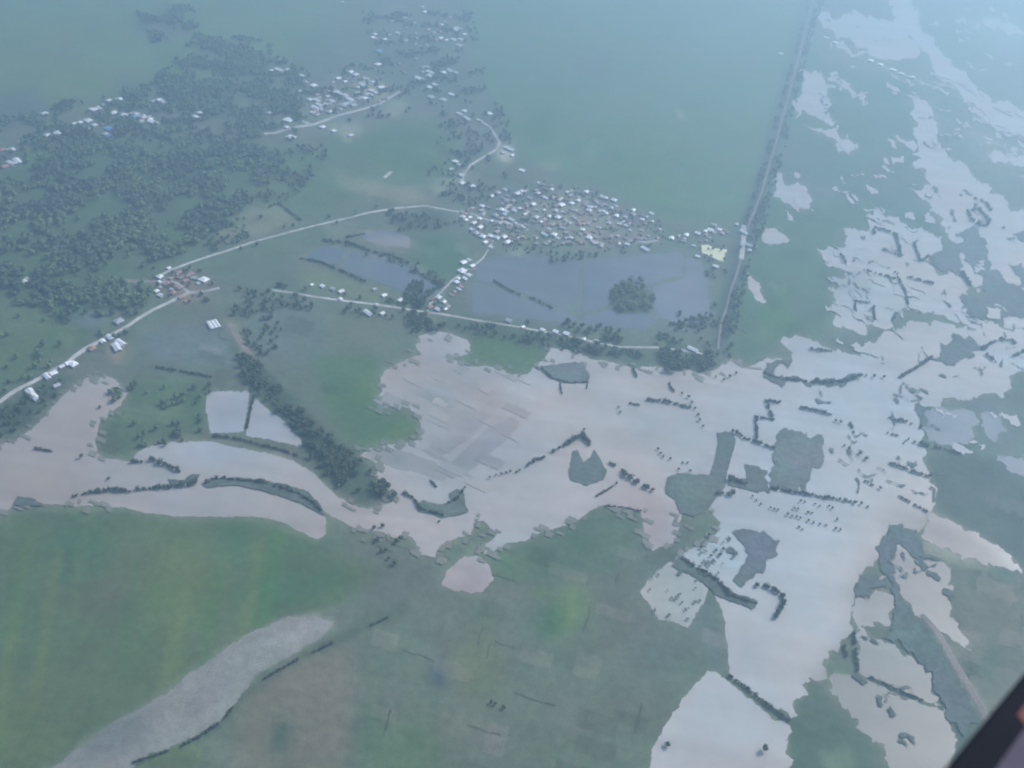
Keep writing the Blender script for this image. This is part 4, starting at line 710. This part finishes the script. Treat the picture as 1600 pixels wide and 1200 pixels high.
HG = [  # group phrase, place phrase, [(width px, points)]
 ('hedges round the round flooded field', 'on the round flooded field\'s north rim', [(5.5, [(1007,626),(1040,629),(1078,638)]), (4, [(1045,600),(1048,608),(1056,616)]), (4, [(983,632),(999,634)])]),
 ('hedges round the round flooded field', 'on the line west of the round field', [(6.5, [(820,731),(835,721),(850,716)]), (8, [(862,708),(880,698),(897,688),(910,680)]), (8, [(910,680),(920,696)])]),
 ('hedges round the round flooded field', 'on the line south of the round field', [(5, [(950,723),(960,729)]), (8, [(972,738),(985,750),(995,756)]), (9, [(1005,760),(1019,768)]), (4, [(932,776),(956,762)]), (3, [(945,791),(975,794),(1000,799)])]),
 ('hedges of the zigzag field', 'outlining the zigzag drowned field', [(7, [(1145,675),(1158,682)]), (6, [(1163,686),(1188,694)]), (5.5, [(1195,697),(1207,702)]), (5, [(1180,653),(1182,688)]), (4.5, [(1180,652),(1207,657)]), (4.5, [(1208,657),(1197,630)]), (4.5, [(1196,627),(1217,630)])]),
 ('hedges by the central wet plots', 'in the wet plots beside the grey block', [(9, [(1140,750),(1170,759)]), (10, [(1122,772),(1150,775)])]),
 ('hedges in the river', 'in the water north of the grey block', [(5, [(1250,638),(1275,643),(1297,649)]), (4, [(1328,663),(1334,678)]), (9, [(1343,711),(1352,718)])]),
 ('hedges on the straight bank', 'on the straight bank below the grey block', [(5.5, [(1207,764),(1240,770),(1275,776)]), (5.5, [(1278,777),(1310,781),(1338,787)])]),
 ('hedges on the east field lines', 'on the lines west of the dark field', [(6, [(1388,654),(1402,658),(1414,660)]), (6, [(1423,663),(1437,668)]), (5, [(1386,678),(1402,682)]), (6, [(1427,692),(1445,697)]), (5, [(1447,698),(1475,703),(1500,710)]), (5, [(1390,725),(1410,732),(1430,740),(1453,746)]), (4, [(1350,752),(1363,759)]), (4, [(1405,777),(1425,788),(1449,801)])]),
 ('hedges in the left channel', 'in the brown flood at left', [(6, [(115,777),(140,771),(170,767)]), (7, [(172,767),(202,769)]), (7, [(214,766),(250,763)]), (8, [(252,763),(280,761),(306,757)]), (8, [(237,720),(256,728),(281,738)]), (4, [(56,702),(82,706)]), (6, [(203,722),(221,723)])]),
 ('hedges in the left channel', 'on the curved bank amid the channel', [(6, [(319,757),(334,749),(352,748)]), (6, [(356,750),(385,752),(415,755)]), (6, [(418,757),(445,764),(468,773)]), (5, [(470,776),(488,785),(502,800)])]),
 ('hedges by the half-ring bank', 'by the half-ring bank in the central flood', [(5, [(630,771),(645,779),(655,792)]), (5, [(656,796),(675,801),(690,805)]), (4, [(672,752),(682,762)]), (5, [(700,787),(715,780),(722,768)])]),
 ('hedges on the north shore', 'on the flood\'s north shore', [(4, [(846,576),(860,590)]), (3, [(875,600),(877,616)]), (3, [(918,600),(916,608)]), (4, [(989,577),(994,590)]), (3, [(862,592),(890,599),(918,598)])]),
 ('hedges at the river bottom', 'at the foot of the broad river', [(5, [(1140,1058),(1154,1067),(1168,1078)]), (5.5, [(1170,1080),(1185,1093),(1205,1108),(1230,1126)]), (6, [(1333,985),(1335,1010),(1339,1048)]), (4, [(1360,1060),(1400,1078),(1440,1095)]), (4, [(1318,1010),(1322,1026)])]),
 ('hedges at the hooked bank', 'on the hooked bank beside the river', [(7, [(1062,871),(1090,890),(1118,905)]), (7, [(1120,907),(1140,930),(1158,937)]), (6, [(1158,937),(1180,945)]), (7, [(1183,915),(1202,919),(1220,930)]), (8, [(1221,932),(1222,946),(1212,966)])]),
 ('hedges in the square flooded fields', 'in the squared flooded fields\' upper half', [(4, [(1363,358),(1366,366)]), (4, [(1366,357),(1383,362),(1398,367)]), (4.5, [(1399,369),(1403,385),(1406,398)]), (4, [(1379,391),(1410,402)]), (4, [(1427,381),(1438,410)]), (3.5, [(1440,409),(1450,401)]), (4, [(1312,397),(1321,412)])]),
 ('hedges in the square flooded fields', 'in the squared flooded fields\' lower half', [(4, [(1350,423),(1367,428)]), (4, [(1374,430),(1396,436)]), (5, [(1398,427),(1413,432)]), (4, [(1418,434),(1436,439),(1456,444)]), (3.5, [(1402,434),(1412,452),(1418,475)]), (4, [(1335,471),(1357,474)]), (4, [(1336,474),(1336,491)]), (3.5, [(1364,480),(1366,500)]), (4, [(1353,498),(1362,503)]), (4, [(1393,502),(1400,490)])]),
 ('hedges at the north-east water', 'at the little square north-east plot', [(5, [(1511,331),(1517,344),(1530,353)]), (5, [(1512,331),(1528,328)]), (5, [(1530,329),(1545,346),(1541,353),(1531,354)]), (3.5, [(1522,311),(1540,318),(1548,330)])]),
 ('hedges on the east bank', 'on the bank between the eastern waters', [(4.5, [(1196,585),(1215,592),(1235,594)]), (7, [(1240,595),(1270,598),(1290,598)]), (8, [(1292,599),(1315,598),(1340,590)]), (5, [(1402,592),(1422,581),(1440,570)]), (5, [(1442,569),(1455,559)]), (5, [(1267,547),(1281,549),(1298,549)])]),
 ('hedges on the east bank', 'at far right among the eastern waters', [(5, [(1535,546),(1555,534)]), (5, [(1562,532),(1580,533),(1590,543)]), (5, [(1540,555),(1554,566)]), (5, [(1583,557),(1605,549)]), (5, [(1503,427),(1515,448)])]),
 ('hedges between the middle ponds', 'between the ponds south of the curved road', [(4, [(470,405),(500,410),(535,425),(570,441)]), (4, [(505,376),(545,380),(580,394)]), (4, [(585,395),(610,400),(640,412)]), (6, [(642,420),(665,435),(692,448)]), (4, [(540,372),(570,366)])]),
 ('hedges between the middle ponds', 'crossing the pond block above the lower road', [(4, [(772,440),(792,452),(812,462)]), (6, [(828,466),(834,469)]), (4, [(838,470),(862,482)]), (4, [(1050,506),(1075,510),(1098,515)])]),
 ('hedges on the western fields', 'beside the left pond and twin ponds', [(4, [(245,575),(290,582),(330,590)]), (4, [(398,618),(392,640),(386,670)]), (4.5, [(330,682),(370,686),(410,697)]), (4, [(412,697),(440,704),(468,714)]), (3.5, [(435,318),(450,330),(470,345)]), (3.5, [(420,325),(435,318)])]),
 ('hedges of the old river bed', 'on the old river bed\'s lower bank', [(4, [(205,1193),(240,1182),(262,1174)]), (5, [(285,1166),(312,1152),(340,1132)]), (4.5, [(352,1122),(366,1103)]), (4, [(415,1060),(440,1045),(465,1032)]), (4, [(490,1020),(520,1005)]), (3.5, [(580,978),(605,966)])]),
]
for grp, where, segs in HG:
    segs = sorted(segs, key=lambda s: sum(p[0] for p in s[1])/len(s[1]))
    for i, (wpx, pts) in enumerate(segs):
        L = sum(math.dist(pts[k], pts[k+1]) for k in range(len(pts)-1)); sz = 'long' if L > 30 else 'short'
        make_hedge(pts, wpx, f'{sz} dark hedge, {ORD[i+1]} from the left {where}', grp)
# ------------------------------------------------------------------ houses
def box(vs, fs, x0, x1, y0, y1, z0, z1):
    o = len(vs); vs += [(x0,y0,z0),(x1,y0,z0),(x1,y1,z0),(x0,y1,z0),(x0,y0,z1),(x1,y0,z1),(x1,y1,z1),(x0,y1,z1)]
    fs += [tuple(o+i for i in f) for f in ((0,3,2,1),(4,5,6,7),(0,1,5,4),(1,2,6,5),(2,3,7,6),(3,0,4,7))]
def roof_geo(kind, L, W, h, e=.6, t=.25):
    vs, fs = [], []; hl, hw = L/2+e, W/2+e; rise = W*.26
    rx = hl if kind == 'gable' else hl-hw*.9
    for dz in (0, -t):
        vs += [(-hl,-hw,h+dz),(hl,-hw,h+dz),(hl,hw,h+dz),(-hl,hw,h+dz),(-rx,0,h+rise+dz),(rx,0,h+rise+dz)]
    fs += [(0,1,5,4),(2,3,4,5),(6,10,11,7),(8,11,10,9),(0,6,7,1),(2,8,9,3)]
    if kind == 'gable': fs += [(1,7,11,5),(5,11,8,2),(3,9,10,4),(4,10,6,0)]
    else: fs += [(1,2,5),(3,0,4),(7,11,8),(9,10,6),(1,7,8,2),(3,9,6,0)]
    return vs, fs
PRO = {}
def proto(kind, tone):
    if (kind, tone) in PRO: return PRO[(kind, tone)]
    L, W, h = {'small': (10, 8, 3.1), 'long': (18, 8, 3.4), 'hip': (11, 10, 3.3)}[kind]
    rk = 'hip' if kind == 'hip' else 'gable'
    wv, wf = [], []; box(wv, wf, -L/2, L/2, -W/2, W/2, -.5, h-.1)
    if rk == 'gable':
        rise = W*.26*(W/2)/(W/2+.6)
        for sx in (-1, 1):
            o = len(wv); x = sx*(L/2-.02); wv += [(x, -W/2, h-.12), (x, W/2, h-.12), (x, 0, h+rise-.25)]; wf.append((o, o+1, o+2) if sx > 0 else (o, o+2, o+1))
    rv, rf = roof_geo(rk, L, W, h)
    dv, df = [], []; box(dv, df, -.5, .5, -W/2-.06, -W/2+.05, 0, 2.1)
    parts = [('wall', mesh('wall', wv, wf, M_wall if tone in ('white', 'pale') else M_wallB)), ('roof', mesh('roof', rv, rf, ROOFS[tone])), ('door', mesh('door', dv, df, M_door))]
    for x in (-L*.3, L*.3):
        gv, gf = [], []; box(gv, gf, x-.6, x+.6, -W/2-.05, -W/2+.05, 1.0, 2.1); parts.append(('window', mesh('window', gv, gf, M_glass)))
    PRO[(kind, tone)] = parts; return parts
def make_house(px, py, sc, tone, kind, rz, label, group, cat='house', name='house'):
    p = gp(px, py); t = empty(name, (p.x, p.y, .25), rz)
    for nm, me in proto(kind, tone):
        o = bpy.data.objects.new(nm, me); COL.objects.link(o); o.parent = t
    t.scale = (sc, sc, min(sc, 1.25)); tag(t, label, cat, group)
TW = {'w': 'white-roofed', 'g': 'grey-roofed', 'r': 'rusty red-roofed', 'b': 'blue-roofed', 'L': 'long pale-roofed', 'B': 'large white-roofed', '': 'pale-roofed'}
ROWN = {1: [''], 2: ['back', 'front'], 3: ['back', 'middle', 'front']}
def rown(i, n):
    if n <= 3: return ROWN[n][i]
    return 'back' if i == 0 else 'front' if i == n-1 else ORD[i+1]
nh = 0
for where, grp, rows, sc, pts in CL:
    pts = sorted(pts, key=lambda p: p[1]); per = math.ceil(len(pts)/rows)
    for ri in range(rows):
        row = sorted(pts[ri*per:(ri+1)*per])
        for i, p in enumerate(row):
            x, y = p[0], p[1]; fl = p[2] if len(p) > 2 else ''
            tone = {'w': 'white', 'g': 'grey', 'r': 'rust', 'b': 'blue', 'L': 'pale', 'B': 'white', '': 'pale'}[fl]
            kind = 'long' if fl == 'L' else random.choice(['small', 'small', 'hip'])
            s = sc*1.3*random.uniform(.7, 1.2)*(1.3 if fl == 'B' else 1)
            rz = random.choice([0, math.pi/2])+math.radians(-32 if x < 900 else -20)+random.uniform(-.15, .15)
            if fl == 'L': rz = math.radians(-38)+random.uniform(-.2, .2)
            rt = f'{ORD[i+1]} from the left in the {rown(ri, rows)} row of' if rows > 1 else f'{ORD[i+1]} from the left at'
            make_house(x, y, s, tone, kind, rz, f'{TW[fl]} house, {rt} {where}', grp); nh += 1
for _o in COL.objects:
    if _o.get('label') and len(_o['label'].split()) > 16: print('LONG', _o['label'])
print('houses', nh, 'trees', len(other), 'wood', len(wood))
M_far = foliage_mat('mixed_sheet_roofs', (.22, .13, .11), (.5, .46, .44))
vs, fs = [], []; _r = random.Random(3)
VR = [([(715,335),(760,318),(800,302),(850,288),(925,298),(985,325),(1030,348),(1035,378),(985,388),(930,388),(870,382),(790,385),(740,362)], 190, 1.0), ([(470,170),(520,128),(560,118),(615,140),(600,160),(550,172),(500,186)], 70, 1.2), ([(570,30),(640,20),(720,40),(725,75),(700,120),(650,130),(590,90)], 45, 1.3), ([(255,425),(310,428),(312,445),(270,462),(250,450)], 22, .7), ([(120,195),(170,160),(250,160),(240,192),(160,215)], 26, 1.2), ([(1050,365),(1140,352),(1140,375),(1060,382)], 16, .9), ([(660,465),(700,470),(735,415),(745,420),(705,480),(680,490)], 14, .7)]
for poly, n, sc in VR:
    c = 0
    x0, x1, y0, y1 = poly_area_bbox(poly)
    while c < n:
        x, y = _r.uniform(x0, x1), _r.uniform(y0, y1)
        if not pip(x, y, poly): continue
        c += 1; p = gp(x, y); L, W, h = _r.uniform(7, 14)*sc, _r.uniform(6, 8.5)*sc, 3.0; a = _r.choice([0, 1.57])-.5+_r.uniform(-.2, .2)
        bv, bf = [], []; box(bv, bf, -L/2, L/2, -W/2, W/2, -.4, h-.1); rv, rf = roof_geo('gable', L, W, h)
        for gv, gf in ((bv, bf), (rv, rf)):
            o = len(vs); vs += [(p.x+u*math.cos(a)-v_*math.sin(a), p.y+u*math.sin(a)+v_*math.cos(a), w_+.2) for u, v_, w_ in gv]; fs += [tuple(o+i for i in f) for f in gf]
tag(link('distant_houses', mesh('distant_houses', vs, fs, M_far)), 'small dull sheds and houses packed between the larger roofs of the villages', 'houses', kind='stuff')
# long poultry-shed like hall beside the junction
def shed(px, py, L, W, rz, label, n=3):
    p = gp(px, py); t = empty('farm_shed', (p.x, p.y, .2), rz)
    for k in range(n):
        wv, wf = [], []; yy = (k-(n-1)/2)*W*1.12; box(wv, wf, -L/2, L/2, yy-W/2, yy+W/2, -.4, 3.3)
        link('wall', mesh('wall', wv, wf, M_wall), t)
        rv, rf = roof_geo('gable', L, W, 3.4, .3); rv = [(a, b+yy, c) for a, b, c in rv]; link('roof', mesh('roof', rv, rf, ROOFS['pale']), t)
    tag(t, label, 'shed')
shed(334, 509, 26, 6, math.radians(-52), 'three-bay pale farm shed beside the wide brown track below the junction')
# ------------------------------------------------------------------ the aircraft's own wing, at the frame's lower right corner
def wing():
    A = CAMP+ray(1400, 1296)*5.0; B = CAMP+ray(1760, 862)*9.0
    ax = (B-A).normalized(); view = ray(1560, 1160).normalized()
    ch = (RT*.77-UP*.64+fw*.25); ch = (ch-ax*ch.dot(ax)).normalized(); th = ax.cross(ch).normalized()
    if th.dot(view) > 0: th = -th
    t = empty('aircraft_wing', A)
    def part(name, prof, s0, s1, mat, lift=0):
        vs, fs = [], []; n = len(prof); K = 12
        for q in range(K+1):
            s = s0+(s1-s0)*q/K; base = ax*((B-A).length*s); tp = 1-.25*s
            for c, h in prof: vs.append(base+ch*c*tp+th*(h*tp+lift))
        for q in range(K):
            for k in range(n-1): fs.append((q*n+k, q*n+k+1, (q+1)*n+k+1, (q+1)*n+k))
        for q in (0, K): fs.append(tuple(q*n+k for k in range(n)))
        return link(name, mesh(name, vs, fs, mat, False), t)
    le = [(.2, -.07), (.06, -.055), (.01, -.03), (0, 0), (.01, .03), (.06, .062), (.16, .085), (.2, .09)]
    part('leading_edge', le, 0, 1, flat_mat('black_rubber', (.006, .008, .014), .9, .05))
    part('wing_skin', [(1.2, -.02), (.6, -.07), (.2, -.069), (.2, .09), (.4, .098), (.7, .08), (1.2, .01)], 0, 1, flat_mat('grey_paint', (.05, .045, .072), .8, .1, [(.8, .85, 1.1), (6, .92, 1.06)]))
    part('red_stripe', [(.1, .078), (.2, .098), (.26, .102), (.26, .09), (.2, .085), (.1, .065)], .315, .37, flat_mat('red_paint', (.06, .004, .007), .6, .2), .001)
    tag(t, 'out of focus aircraft wing with black leading edge and red stripe, bottom right corner', 'wing')
wing()
# ------------------------------------------------------------------ haze
vs, fs = [], []; box(vs, fs, -16000, 16000, -9000, 24000, -2, H+15)
hz = link('haze', mesh('haze', vs, fs)); tag(hz, kind='stuff')
m = bpy.data.materials.new('haze_air'); m.use_nodes = True; t = m.node_tree; t.nodes.clear()
out = N(t, 'ShaderNodeOutputMaterial'); pv = N(t, 'ShaderNodeVolumePrincipled')
pv.inputs['Color'].default_value = (*HAZE_COLOR, 1); pv.inputs['Density'].default_value = HAZE_DENSITY; pv.inputs['Anisotropy'].default_value = HAZE_G
t.links.new(pv.outputs[0], out.inputs['Volume']); hz.data.materials.append(m)
